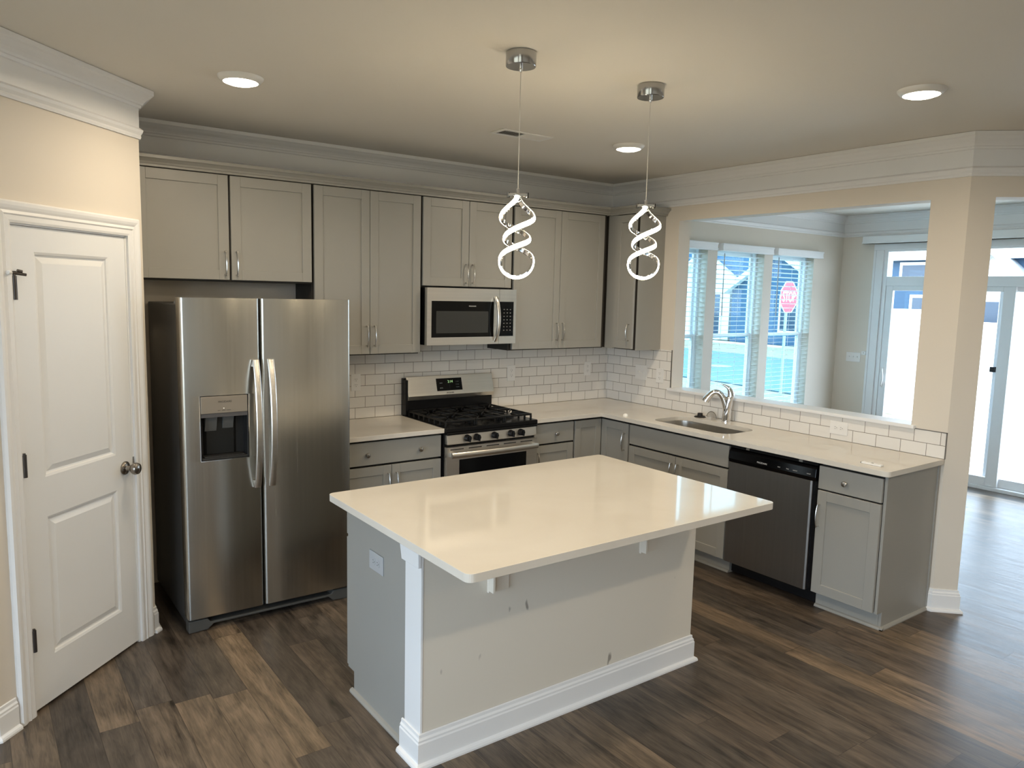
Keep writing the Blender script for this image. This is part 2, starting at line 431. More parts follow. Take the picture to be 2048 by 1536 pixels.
# sunroom window wall (three openings) and far wall (slider opening)
WZ0, WZ1 = .55, 2.30
WIN = [(.435, 1.172), (1.312, 2.047), (2.188, 2.923)]
mb = MB(FW); u = .13
for a, b_ in WIN:
    mb.box(u, a, -.17, 0, 0, CZ); mb.box(a, b_, -.17, 0, 0, WZ0); mb.box(a, b_, -.17, 0, WZ1, CZ); u = b_
mb.box(u, 3.47, -.17, 0, 0, CZ)
struct(obj('wall_window', mb, WALL), 'sunroom wall with three blinded windows')
SU0, SU1, SZ1 = .55, 3.0, 2.375
mb = MB(FF)
mb.box(-.09, SU0, -.15, 0, 0, CZ); mb.box(SU0, SU1, -.15, 0, SZ1, CZ); mb.box(SU1, 4.62, -.15, 0, 0, CZ)
struct(obj('wall_far', mb, WALL), 'far sunroom wall around the sliding door')

# crown, frieze and lower bead in one moulding profile
CROWN = [(0, 2.518), (.008, 2.518), (.012, 2.528), (.010, 2.536), (.018, 2.548), (.022, 2.560), (.012, 2.568), (.004, 2.572),
         (.004, 2.662), (.012, 2.665), (.016, 2.676), (.022, 2.679), (.026, 2.688), (.036, 2.700), (.052, 2.712), (.062, 2.722),
         (.070, 2.727), (.070, 2.748), (0, 2.748)]
KPATH = [(-6.49, -1.41), (-4.545, -1.41), (-3.835, -.70), (-3.835, -.0), (0, 0), (0, -2.87), (1.0, -3.87), (1.0, -8.99)]
struct(obj('trim_1', sweep(MB(), CROWN, KPATH), TRIM), 'white crown moulding round the kitchen')
struct(obj('trim_2', sweep(MB(), CROWN, [(.13, -2.70), (.13, YW), (XF, YW), (XF, -4.49)]), TRIM), 'white crown moulding of the sunroom')
BASE = [(0, 0), (.030, 0), (.030, .008), (.026, .016), (.017, .020), (.015, .022), (.015, .098), (.012, .104), (.012, .112), (.007, .120), (.006, .132), (0, .134)]
struct(obj('baseboard_left', sweep(MB(), BASE, [(-6.49, -1.41), (-4.545, -1.41), FP(.915, 0, 0)[:2]]), TRIM), 'white baseboard left of the pantry door')
struct(obj('baseboard_pantry', sweep(MB(), BASE, [FP(.030, 0, 0)[:2], FP(0, 0, 0)[:2], (-3.835, -.05)]), TRIM), 'short white baseboard right of the pantry door')
struct(obj('baseboard_right', sweep(MB(), BASE, [(0, -2.85), (0, -2.87), FA(OA, 0, 0)[:2], FA(OA, -.13, 0)[:2]]), TRIM), 'white baseboard wrapping the angled wall end')
struct(obj('baseboard_window', sweep(MB(), BASE, [(.13, YW), (XF, YW), FF(.44, 0, 0)[:2]]), TRIM))
# pass-through sill
mb = MB(FR).box(.735, 2.690, -.150, .030, 1.066, 1.088)
struct(obj('trim_3', mb, TRIM, bevel=.004), 'white sill board of the pass-through')

# ---- pantry door
d1 = thing('door_1', FP(.47, 0, 0), 'white two-panel pantry door with a dark knob', 'door'); d1['kind'] = 'structure'
D0, D1, DB, DT = .134, .8125, .0125, 2.035
mb = MB(FP); dk, df = -.036, -.002
Ps = [(.252, .695, .215, .826), (.252, .695, .998, 1.936)]
mb.box(D0, Ps[0][0], dk, df, DB, DT); mb.box(Ps[0][1], D1, dk, df, DB, DT)
for z0, z1 in ((DB, Ps[0][2]), (Ps[0][3], Ps[1][2]), (Ps[1][3], DT)):
    mb.box(Ps[0][0], Ps[0][1], dk, df, z0, z1)
for a, b_, z0, z1 in Ps:
    def ring(o, d): return [(a+o, d, z0+o), (b_-o, d, z0+o), (b_-o, d, z1-o), (a+o, d, z1-o)]
    mb.loft([ring(0, df), ring(.010, df-.004), ring(.014, df-.010), ring(.020, df-.011), ring(.045, df-.003), ring(.05, df-.003)], cap=False)
    mb.quad(*ring(.05, df-.003)); mb.quad(*ring(0, dk+.004))
slab = obj('door_panel', mb, DOORW, d1)
CAS = [(0, 0), (.012, 0), (.015, .010), (.014, .028), (.018, .034), (.014, .046), (.018, .055), (.021, .066), (.021, .078), (.012, .085), (0, .085)]
mb = MB(FP)
def cas_ring(u, z, su, sz): return [(u + su*w, t, z + sz*w) for t, w in CAS]
iu0, iu1, iz = DU0 - .004 + .006, DU1 + .004 - .006, DZ - .003
mb.loft([cas_ring(iu0, .0, -1, 0), cas_ring(iu0, iz, -1, 1), cas_ring(iu1, iz, 1, 1), cas_ring(iu1, .0, 1, 0)])
obj('casing', mb, TRIM, d1)
mb = MB(FP); mb.box(DU0, DU0+.011, -.11, -.0005, 0, DZ); mb.box(DU1-.011, DU1, -.11, -.0005, 0, DZ); mb.box(DU0, DU1, -.11, -.0005, DZ-.010, DZ)
obj('jamb', mb, TRIM, d1)
def lathe_on(fr, prof, u, z, n=24):
    """turned piece whose axis stands out of the wall: prof = (radius, d)."""
    m = MB(fr); m.loft([[(u + r*math.cos(2*PI*k/n), d, z + r*math.sin(2*PI*k/n)) for k in range(n)] for r, d in prof]); return m
kn = obj('door_knob', lathe_on(FP, [(.002, -.001), (.033, -.001), (.033, .004), (.028, .009), (.014, .012), (.011, .022), (.012, .032), (.022, .040), (.029, .050), (.030, .060), (.026, .070), (.016, .076), (.002, .078)], .192, .922), DARKNI, d1, smooth=True, label='dark satin nickel knob')
obj('strike_plate', MB(FP).box(.1215, .1330, -.003, .0015, .905, .965), DARKNI, d1)
for z in (1.79, 1.072, .327):
    mb = MB(FP); mb.tube([(.8150, .012, z-.047), (.8150, .012, z+.047)], .0092, 14); mb.tube([(.8150, .012, z+.047), (.8150, .012, z+.053)], .006, 10)
    mb.box(.803, .8165, -.001, .006, z-.043, z+.043)
    h = obj('hinge', mb, HINGE, d1, smooth=True)
    if z == 1.79:
        mb = MB(FP); mb.box(.800, .830, .004, .008, z+.05, z+.066); mb.tube([(.820, .010, z+.058), (.775, .030, z+.052)], .006, 10); mb.tube([(.800, .012, z+.066), (.785, .022, z+.062)], .008, 10)
        obj('door_stop', mb, HINGE, h, smooth=True)
        obj('bumper', MB(FP).tube([(.825, .010, z+.058), (.858, .024, z+.060)], [.005, .008], 10), WHITEPL, h, smooth=True)

# ---- sunroom windows
for i, (a, b_) in enumerate(WIN):
    w = thing('window_%d' % (i+1), FW((a+b_)/2, -.1, WZ0), 'white vinyl double-hung window of the sunroom', 'window'); w['kind'] = 'structure'
    w['label'] = ['white sash window partly hidden by the pass-through edge', 'white sash window in the middle of three, by the faucet', 'white sash window through which the stop sign shows'][i]
    f0, f1 = -.150, -.085
    mb = MB(FW); t = .032
    mb.box(a, a+t, f0, f1, WZ0, WZ1); mb.box(b_-t, b_, f0, f1, WZ0, WZ1); mb.box(a+t, b_-t, f0, f1, WZ0, WZ0+t); mb.box(a+t, b_-t, f0, f1, WZ1-t, WZ1)
    obj('frame', mb, VINYL, w, bevel=.003)
    zm = 1.425
    for nm, z0, z1, g0, g1 in (('upper_sash', zm-.005, WZ1-t, -.140, -.118), ('lower_sash', WZ0+t, zm+.035, -.115, -.091)):
        s = .030; mb = MB(FW)
        mb.box(a+t, a+t+s, g0, g1, z0, z1); mb.box(b_-t-s, b_-t, g0, g1, z0, z1); mb.box(a+t+s, b_-t-s, g0, g1, z0, z0+s); mb.box(a+t+s, b_-t-s, g0, g1, z1-s, z1)
        so = obj(nm, mb, VINYL, w, bevel=.002)
        obj('pane', MB(FW).box(a+t+s-.004, b_-t-s+.004, (g0+g1)/2-.002, (g0+g1)/2+.002, z0+s-.004, z1-s+.004), GLASSW, so)
    obj('sill', MB(FW).box(a-.03, b_+.03, -.084, .03, WZ0-.02, WZ0), TRIM, w, bevel=.003)
    # venetian blind
    bl = thing('window_blind', FW((a+b_)/2, -.03, WZ0), ['white slatted blind, leftmost, cut off by the pass-through edge', 'white slatted blind of the middle sunroom window', 'white slatted blind in front of the stop sign'][i], 'blind', 'sunroom window blinds')
    va, vb = (a+.008, b_+.082) if i == 2 else (a+.012, b_+.073)
    mb = MB(FW); mb.box(va, vb, .0, .058, 2.262, 2.335); mb.box(va-.004, vb+.004, .0, .064, 2.318, 2.332); mb.box(va-.002, vb+.002, .0, .061, 2.264, 2.276)
    obj('valance', mb, SLAT, bl, bevel=.002)
    mb = MB(FW); z = 2.225
    while z > WZ0 + .06:
        lo, hi = z - .0033, z + .0033
        mb.prism([(-.066, lo-.0012), (-.016, hi-.0012), (-.016, hi+.0012), (-.066, lo+.0012)], a+.006, b_-.006, axis=0)
        z -= .0455
    obj('slats', mb, SLAT, bl)
    obj('bottom_rail', MB(FW).box(a+.006, b_-.006, -.064, -.018, WZ0+.012, WZ0+.034), SLAT, bl, bevel=.003)
    mb = MB(FW)
    for uu in (a+.12, (a+b_)/2, b_-.12): mb.box(uu-.0012, uu+.0012, -.015, -.0138, WZ0+.03, 2.25)
    obj('ladder_cord', mb, SLAT, bl)
    obj('wand', MB(FW).tube([(a+.115, -.006, 2.245), (a+.118, -.005, 1.64)], .0042, 8), simple('grey_wand', (.35, .36, .37), .4), bl, smooth=True)

# ---- sliding patio door
d2 = thing('door_2', FF(1.8, -.05, 0), 'white sliding patio door with transom glass above', 'door'); d2['kind'] = 'structure'
mb = MB(FF)
mb.box(SU0, SU0+.055, -.11, .0, 0, SZ1); mb.box(SU1-.055, SU1, -.11, .0, 0, SZ1)
mb.box(SU0+.055, SU1-.055, -.11, .0, 2.345, SZ1); mb.box(SU0+.055, SU1-.055, -.11, .0, 1.985, 2.083); mb.box(SU0+.055, SU1-.055, -.11, .005, 0, .035)
obj('door_frame', mb, VINYL, d2, bevel=.003)
mb = MB(FF); cw = .10
mb.box(SU0-.10, SU0+.01, .001, .014, 0, 2.365); mb.box(SU0-.09, SU0-.07, .013, .02, 0, 2.364); mb.box(SU1-.01, SU1+.10, .001, .014, 0, 2.365); mb.box(SU0-.10, SU1+.10, 0, .014, 2.365, 2.43)
obj('casing', mb, TRIM, d2, bevel=.003)
for nm, u0, u1, g0, g1 in (('sliding_panel', SU0+.055, 1.80, -.048, -.008), ('fixed_panel', 1.72, SU1-.055, -.095, -.055)):
    st = .075 ; mb = MB(FF); z0, z1 = .038, 1.985
    if nm == 'fixed_panel': u0 = 1.70
    else: u1 = 1.85
    mb.box(u0, u0+st, g0, g1, z0, z1); mb.box(u1-st-.03, u1, g0, g1, z0, z1); mb.box(u0+st, u1-st-.03, g0, g1, z0, z0+.085); mb.box(u0+st, u1-st-.03, g0, g1, z1-.05, z1)
    pn = obj(nm, mb, VINYL, d2, bevel=.003)
    obj('glass', MB(FF).box(u0+st-.004, u1-st-.026, (g0+g1)/2-.003, (g0+g1)/2+.003, z0+.08, z1-.045), GLASS, pn)
    if nm == 'sliding_panel':
        mb = MB(FF); pts = []
        for k in range(13):
            t_ = k/12; pts.append((u0+.030 + .030*math.sin(PI*t_), -.008 + .045*math.sin(PI*t_)**.6, .905 + .19*t_))
        mb.tube(pts, .009, 8); mb.box(u0+.015, u0+.045, -.008, .0, .89, 1.11)
        obj('door_handle', mb, WHITEPL, pn, smooth=True)
        obj('latch', MB(FF).box(1.69, 1.73, -.05, -.006, 1.16, 1.21), DKGREYPL, pn)
obj('transom_glass', MB(FF).box(SU0+.05, SU1-.05, -.06, -.054, 2.078, 2.35), GLASS, d2)
vl = thing('blind_headrail', FF(1.7, .05, 2.43), 'white boxed headrail above the sliding patio door', 'headrail')
mb = MB(FF); mb.box(.345, 3.12, .0, .075, 2.434, 2.512); obj('valance', mb, SLAT, vl, bevel=.003)
obj('lip', MB(FF).box(.343, 3.122, .0, .082, 2.434, 2.448), SLAT, vl, bevel=.002)

# ================================================================== cabinetry helpers
def shaker(fr, u0, u1, z0, z1, d0, t=.02, rail=.058):
    mb = MB(fr); d1_ = d0 + t
    mb.box(u0, u0+rail, d0, d1_, z0, z1); mb.box(u1-rail, u1, d0, d1_, z0, z1)
    mb.box(u0+rail, u1-rail, d0, d1_, z0, z0+rail); mb.box(u0+rail, u1-rail, d0, d1_, z1-rail, z1)
    mb.box(u0+rail-.003, u1-rail+.003, d0+.003, d1_-.0075, z0+rail-.003, z1-rail+.003)
    return mb
def pull(fr, u, z0, z1, d, parent):
    mb = MB(fr)
    mb.tube([(u, d, z0+.006), (u, d+.022, z0+.006)], .0052, 8); mb.tube([(u, d, z1-.006), (u, d+.022, z1-.006)], .0052, 8)
    n = 12; pts = []; rr = []
    for k in range(n+1):
        t = k/n; w = math.sin(PI*t)
        pts.append((u, d + .022 + .011*w, z0 + (z1-z0)*t)); rr.append((.0038 + .0032*w, .0034 + .0012*w))
    mb.tube(pts, rr, 8)
    return obj('handle', mb, NICKEL, parent, smooth=True)
def knob(fr, u, z, d, parent):
    return obj('knob', lathe_on(fr, [(.001, d), (.009, d), (.0075, d+.004), (.0062, d+.012), (.010, d+.016), (.0155, d+.020), (.0165, d+.025), (.014, d+.029), (.006, d+.031), (.0005, d+.0315)], u, z, 20), NICKEL, parent, smooth=True)
def door(fr, u0, u1, z0, z1, d0, parent, hu=None, hz=None, t=.02, name='door'):
    o = obj(name, shaker(fr, u0, u1, z0, z1, d0, t), CAB, parent, bevel=.0012, seg=1)
    if hu is not None: pull(fr, hu, hz[0], hz[1], d0+t, o)
    return o
def drawer(fr, u0, u1, z0, z1, d0, parent, knobs=(), kz=None, t=.02, name='drawer_front'):
    o = obj(name, MB(fr).box(u0, u1, d0, d0+t, z0, z1), CAB, parent, bevel=.0025, seg=2)
    for k in knobs: knob(fr, k, kz, d0+t, o)
    return o

# ---- wall cabinets
UZ0, UZ1 = 1.386, 2.456
def wall_cab(name, fr, u0, u1, z0, doors, hz, label, dz0=None, depth=.302, filler=None):
    c = thing(name, fr((u0+u1)/2, .0, z0), label, 'cabinet', 'grey wall cabinets')
    obj('cabinet_box', MB(fr).box(u0, u1, .001, depth-.022, z0, UZ1), CABSHADE, c, bevel=.001, seg=1, label='cabinet carcass coloured dark for the shade in the gaps')
    if filler: obj('filler_strip', MB(fr).box(*filler), CAB, c, bevel=.001, seg=1)
    if fr is FR: obj('end_panel', MB(fr).box(u1+.0005, u1+.004, .001, depth-.018, z0-.001, UZ1), CAB, c)
    for a, b_, h in doors: door(fr, a, b_, (dz0 or z0+.010), 2.444, depth, c, h, hz)
    return c
wall_cab('wall_cabinet', FB, -3.834, -2.8055, 1.842, [(-3.80, -3.3105, -3.336), (-3.2985, -2.817, -3.272)], (1.876, 2.02), 'wide grey two-door wall cabinet above the refrigerator')
wall_cab('wall_cabinet', FB, -2.8045, -2.0455, UZ0, [(-2.799, -2.428, -2.452), (-2.4245, -2.0545, -2.398)], (1.445, 1.585), 'tall grey two-door wall cabinet between refrigerator and microwave')
wall_cab('wall_cabinet', FB, -2.0445, -1.2855, 1.842, [(-2.036, -1.670, -1.694), (-1.666, -1.297, -1.640)], (1.872, 2.012), 'short grey two-door wall cabinet above the microwave')
wall_cab('wall_cabinet', FB, -1.2845, -.3265, UZ0, [(-1.275, -.8326, -.858), (-.8286, -.382, -.800)], (1.455, 1.595), 'tall grey two-door wall cabinet right of the microwave')
wall_cab('wall_cabinet', FR, .002, .613, UZ0, [(.387, .609, .575)], (1.455, 1.595), 'narrow single-door grey wall cabinet in the room corner', filler=(.282, .380, .2805, .304, UZ0, UZ1))
CCR = [(0, 2.450), (.020, 2.450), (.020, 2.462), (.026, 2.464), (.030, 2.474), (.044, 2.488), (.052, 2.492), (.052, 2.508), (0, 2.508)]
cc = obj('cabinet_crown', sweep(MB(), CCR, [(-3.833, -.303), (-.303, -.303), (-.303, -.614), (-.001, -.614)]), CAB)
tag(cc, 'grey crown moulding running along the tops of the wall cabinets', 'moulding')

# ---- base cabinets (door faces at d = .60)
BD = .580
def base_cab(name, fr, u0, u1, label):
    c = thing(name, fr((u0+u1)/2, .3, 0), label, 'cabinet', 'grey base cabinets')
    obj('cabinet_box', MB(fr).box(u0, u1, .012, BD-.024, .10, .8835), CABSHADE, c, bevel=.001, seg=1, label='cabinet carcass coloured dark for the shade in the gaps')
    obj('toe_kick', MB(fr).box(u0, u1, .02, .53, 0, .0995), CAB, c)
    return c
c = base_cab('base_cabinet', FB, -2.795, -2.037, 'grey base cabinet with a two-knob drawer beside the refrigerator')
drawer(FB, -2.785, -2.043, .722, .868, BD, c, (-2.581, -2.206), .79)
door(FB, -2.785, -2.408, .103, .708, BD, c, -2.435, (.52, .66)); door(FB, -2.404, -2.043, .103, .708, BD, c, -2.377, (.52, .66))
c = base_cab('base_cabinet', FB, -1.268, -.876, 'grey base cabinet with one drawer directly right of the range')
drawer(FB, -1.260, -.884, .719, .866, BD, c, (-1.058,), .788)
door(FB, -1.260, -.884, .103, .706, BD, c, -1.232, (.52, .66))
c = thing('base_cabinet', (-.45, -.45, 0), 'grey corner base cabinet with two narrow doors meeting inward', 'cabinet', 'grey base cabinets')
obj('cabinet_box', MB().prism([(-.874, -.012), (-.874, -BD+.024), (-BD+.024, -BD+.024), (-BD+.024, -.902), (-.012, -.902), (-.012, -.012)], .10, .8835), CABSHADE, c, bevel=.001, seg=1)
obj('toe_kick', MB().prism([(-.874, -.02), (-.874, -.53), (-.53, -.53), (-.53, -.902), (-.02, -.902), (-.02, -.02)], 0, .0995), CAB, c)
door(FB, -.868, -.602, .103, .864, BD, c); door(FR, .602, .893, .103, .864, BD, c, .858, (.655, .795))
c = thing('base_cabinet', FR(1.36, .3, 0), 'wide grey sink base cabinet under the faucet, with two doors', 'cabinet', 'grey base cabinets')
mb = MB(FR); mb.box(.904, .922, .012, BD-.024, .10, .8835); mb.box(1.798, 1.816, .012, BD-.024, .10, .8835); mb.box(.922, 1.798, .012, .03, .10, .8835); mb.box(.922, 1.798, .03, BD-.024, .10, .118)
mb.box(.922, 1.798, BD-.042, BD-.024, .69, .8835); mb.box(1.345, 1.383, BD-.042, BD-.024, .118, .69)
obj('cabinet_box', mb, CABSHADE, c, bevel=.001, seg=1)
obj('toe_kick', MB(FR).box(.904, 1.816, .02, .53, 0, .0995), CAB, c)
drawer(FR, .908, 1.811, .719, .864, BD, c, name='false_drawer_front')
door(FR, .908, 1.362, .103, .706, BD, c, 1.337, (.52, .66)); door(FR, 1.366, 1.811, .103, .706, BD, c, 1.391, (.52, .66))
sh = [(0, 0), (.016, 0), (.016, .006), (.011, .014), (0, .018)]
obj('shoe_moulding', MB(FR).loft([[(.905, .53+x, z) for x, z in sh], [(1.816, .53+x, z) for x, z in sh]]), CAB, c)
c = thing('base_cabinet', FR(2.65, .3, 0), 'grey end base cabinet right of the dishwasher with one drawer', 'cabinet', 'grey base cabinets')
obj('cabinet_box', MB(FR).box(2.447, 2.828, .012, BD-.024, .10, .8835), CABSHADE, c, bevel=.001, seg=1)
obj('toe_kick', MB(FR).box(2.447, 2.828, .02, .53, 0, .0995), CAB, c)
mb = MB(FR); mb.prism([(.002, 0), (.53, 0), (.53, .10), (.582, .10), (.582, .8835), (.002, .8835)], 2.8285, 2.845, axis=0)
mb.box(2.836, 2.852, .002, .022, .018, .8835)
obj('end_panel', mb, CAB, c, bevel=.001, seg=1)
drawer(FR, 2.452, 2.826, .729, .864, BD, c, (2.62,), .792)
door(FR, 2.452, 2.826, .106, .720, BD, c, 2.470, (.502, .640))
mb = MB(FR).loft([[(2.447, .53+x, z) for x, z in sh], [(2.845+.016, .53+x, z) for x, z in sh]])
mb.loft([[(2.845+x, .53+.016, z) for x, z in sh], [(2.845+x, .004, z) for x, z in sh]])
obj('shoe_moulding', mb, CAB, c)

# ---- countertops
def slab_with_hole(outer, hole, z0, z1, name, label):
    bm = bmesh.new()
    rings = []
    for ring in [outer] + ([hole] if hole else []):
        vs = [bm.verts.new((x, y, z1)) for x, y in ring]
        es = [bm.edges.new((vs[i], vs[(i+1) % len(vs)])) for i in range(len(vs))]
        rings += es
    bmesh.ops.triangle_fill(bm, edges=rings, use_beauty=True, use_dissolve=False)
    r = bmesh.ops.extrude_face_region(bm, geom=bm.faces[:])
    for v in r['geom']:
        if isinstance(v, bmesh.types.BMVert): v.co.z = z0
    m = MB(); m.bm.free(); m.bm = bm
    o = obj(name, m, CTOP, bevel=.003)
    o.modifiers['bevel'].angle_limit = math.radians(60)
    return tag(o, label, 'countertop')
def arc(cx, cy, r, a0, a1, n=8): return [(cx + r*math.cos(math.radians(a0+(a1-a0)*k/n)), cy + r*math.sin(math.radians(a0+(a1-a0)*k/n))) for k in range(n+1)]
def rrect(x0, x1, y0, y1, r, n=8):
    return arc(x1-r, y1-r, r, 0, 90, n) + arc(x0+r, y1-r, r, 90, 180, n) + arc(x0+r, y0+r, r, 180, 270, n) + arc(x1-r, y0+r, r, 270, 360, n)
CD = .632
slab_with_hole([(-2.797, -.009), (-2.797, -CD), (-2.036, -CD), (-2.036, -.009)], None, .884, .914, 'countertop', 'short white quartz countertop between refrigerator and range')
SX0, SX1, SY0, SY1 = -.522, -.165, -1.715, -1.030
outer = [(-1.268, -.009), (-1.268, -CD), (-CD, -CD)] + arc(-CD+.03, -2.87+.03, .03, 180, 270, 6) + [(-.009, -2.87), (-.009, -.009)]
slab_with_hole(outer, rrect(SX0, SX1, SY0, SY1, .10, 8), .884, .914, 'countertop', 'long white quartz L-shaped countertop holding the sink')
# sink
sk = thing('kitchen_sink', (-.345, -1.37, .884), 'stainless steel undermount sink bowl below the faucet', 'sink')
mb = MB()
def rr3(o, z, r): return [(x, y, z) for x, y in rrect(SX0-o, SX1+o, SY0-o, SY1+o, r, 8)]
mb.loft([rr3(.025, .8825, .12), rr3(.004, .8825, .104), rr3(.002, .875, .10), rr3(-.006, .72, .09), rr3(-.03, .695, .07), rr3(-.10, .690, .03)], cap=False)
mb.bm.faces.new([mb.v(p) for p in rr3(-.10, .690, .03)])
bmesh.ops.remove_doubles(mb.bm, verts=mb.bm.verts[:], dist=.0002)
obj('bowl', mb, STEELS, sk, smooth=True)
obj('drain', MB().lathe([(.045, .6905), (.045, .694), (.03, .692), (.005, .691)], (-.345, -1.37, 0)), CHROME, sk, smooth=True)
# faucet
def smooth_path(pts, rr, m=4):
    P = [Vector(p) for p in pts]; out = []; ro = []
    for i in range(len(P)-1):
        p0, p1, p2, p3 = P[max(i-1, 0)], P[i], P[i+1], P[min(i+2, len(P)-1)]
        for k in range(m):
            t = k/m
            out.append(.5*((2*p1) + (p2-p0)*t + (2*p0-5*p1+4*p2-p3)*t*t + (3*p1-p0-3*p2+p3)*t**3)); ro.append(rr[i]+(rr[i+1]-rr[i])*t)
    return out + [P[-1]], ro + [rr[-1]]
fx, fy = -.077, -1.369; DX, DY = -.643, .766
fc = thing('kitchen_faucet', (fx, fy, .914), 'chrome single-handle faucet with an arched spout behind the sink', 'faucet')
obj('base_ring', MB().lathe([(.036, 0), (.036, .004), (.031, .007), (.02, .008)], (fx, fy, .9142)), CHROME, fc, smooth=True)
pts = [(0, .918), (.0, .96), (.003, 1.005), (.012, 1.045), (.028, 1.085), (.050, 1.115), (.078, 1.128), (.105, 1.120), (.128, 1.096), (.146, 1.070), (.152, 1.056)]
rr = [.029, .028, .0265, .025, .0225, .021, .020, .0205, .0235, .027, .0275]
obj('spout', MB().tube(*smooth_path([(fx+DX*t, fy+DY*t, z) for t, z in pts], rr), 20), CHROME, fc, smooth=True)
obj('body', MB().tube(*smooth_path([(fx, fy, .918), (fx-DX*.004, fy-DY*.004, 1.0), (fx-DX*.014, fy-DY*.014, 1.07), (fx-DX*.020, fy-DY*.020, 1.095)], [.031, .031, .030, .027]), 20), CHROME, fc, smooth=True)
obj('lever', MB().tube(*smooth_path([(fx-DX*t, fy-DY*t, z) for t, z in ((.020, 1.078), (.024, 1.105), (.020, 1.135), (.006, 1.160), (-.020, 1.178), (-.052, 1.190))], [.026, .026, .022, .015, .009, .003]), 20), CHROME, fc, smooth=True)
# small things on the counter
st = thing('sink_stopper', (-.089, -1.136, .914), 'black rubber sink stopper lying beside the wire strainer', 'stopper')
obj('flange', MB().lathe([(.043, .0002), (.044, .004), (.036, .008), (.02, .0095)], (-.089, -1.136, .914)), RUBBER, st, smooth=True)
obj('grip', MB().lathe([(.0215, .0085), (.019, .022), (.020, .029), (.016, .031), (.002, .031)], (-.089, -1.136, .914)), RUBBER, st, smooth=True)
# mesh strainer leaning on the backsplash
def strainer_mat():
    m, nt, b = new_mat('fine_wire_mesh'); inp(b, 'Base Color', (.55, .54, .52, 1)); inp(b, 'Metallic', .8); inp(b, 'Roughness', .4)
    tc = nt.nodes.new('ShaderNodeTexCoord'); sp = nt.nodes.new('ShaderNodeSeparateXYZ'); nt.links.new(tc.outputs['Object'], sp.inputs[0])
    a = M_(nt, 'FRACT', M_(nt, 'MULTIPLY', sp.outputs[1], 420)); b2 = M_(nt, 'FRACT', M_(nt, 'MULTIPLY', sp.outputs[2], 420))
    k = M_(nt, 'MAXIMUM', M_(nt, 'LESS_THAN', a, .42), M_(nt, 'LESS_THAN', b2, .42))
    nt.links.new(k, b.inputs['Alpha'])
    return m
ss = thing('sink_strainer', (-.045, -1.215, .914), 'small wire mesh sink strainer standing on edge by the faucet', 'strainer')
cx_, cy_, cz_ = -.052, -1.215, .9155
rings = []
for j in range(6):
    t = j/5; rad = .046*math.cos(t*PI/2*.92); off = .026*math.sin(t*PI/2*.92)
    rings.append([(cx_ + off, cy_ + rad*math.cos(PI*k/14), cz_ + rad*math.sin(PI*k/14)) for k in range(15)])
obj('mesh_bowl', MB().loft(rings, cap=False, closed=False), strainer_mat(), ss, smooth=True)
obj('rim', MB().tube([(cx_, cy_ + .046*math.cos(PI*k/16), cz_ + .002 + .046*math.sin(PI*k/16)) for k in range(17)], .0022, 8), DARKNI, ss, smooth=True)
obj('tab', MB().tube([(cx_, cy_+.046, cz_+.004), (cx_-.01, cy_+.058, cz_+.003)], .004, 8), WHITEPL, ss, smooth=True)
cp = obj('plastic_cap', MB().lathe([(.020, .0003), (.0205, .006), (.018, .014), (.012, .020), (.004, .0225), (.0005, .023)], (-.585, -.842, .914)), simple('milky_plastic', (.85, .83, .78), .2), smooth=True)
tag(cp, 'small milky plastic cap near the inside corner of the countertop', 'cap')
rm = thing('remote_control', (-.527, -2.722, .914), 'slim white remote lying near the rounded countertop end', 'remote')
mb = MB(); mb.prism(rrect(-.545, -.509, -2.780, -2.664, .006, 4), .9145, .9235); obj('case', mb, WHITEPL, rm, bevel=.002)
obj('button', MB().box(-.534, -.520, -2.728, -2.716, .9230, .9245), GREYPL, rm, bevel=.001)
obj('cap_end', MB().box(-.543, -.511, -2.6645, -2.6625, .9150, .9225), SLOT, rm)

# ---- backsplash
mb = MB(FB); mb.box(-2.80, -.008, .0002, .008, .9145, 1.3855); mb.box(-2.044, -1.286, .0002, .008, 1.3855, 1.446)
tag(obj('tile_backsplash', mb, TILEB), 'white subway tile backsplash along the range wall', 'backsplash')
mb = MB(FR); mb.box(0, .748, .0002, .008, .9145, 1.389); mb.box(.748, 2.868, .0002, .008, .9145, 1.0655)
bs = tag(obj('tile_backsplash', mb, TILER), 'white subway tile backsplash under the pass-through sill', 'backsplash')
mb = MB(FR); mb.box(2.868, 2.872, .0002, .0095, .9145, 1.070); mb.box(2.69, 2.872, .0002, .0095, 1.0658, 1.070); obj('edge_trim', mb, SCHL, bs)
obj('edge_trim', MB(FR).box(.7485, .7525, .0002, .0095, 1.089, 1.391), SCHL, bs)

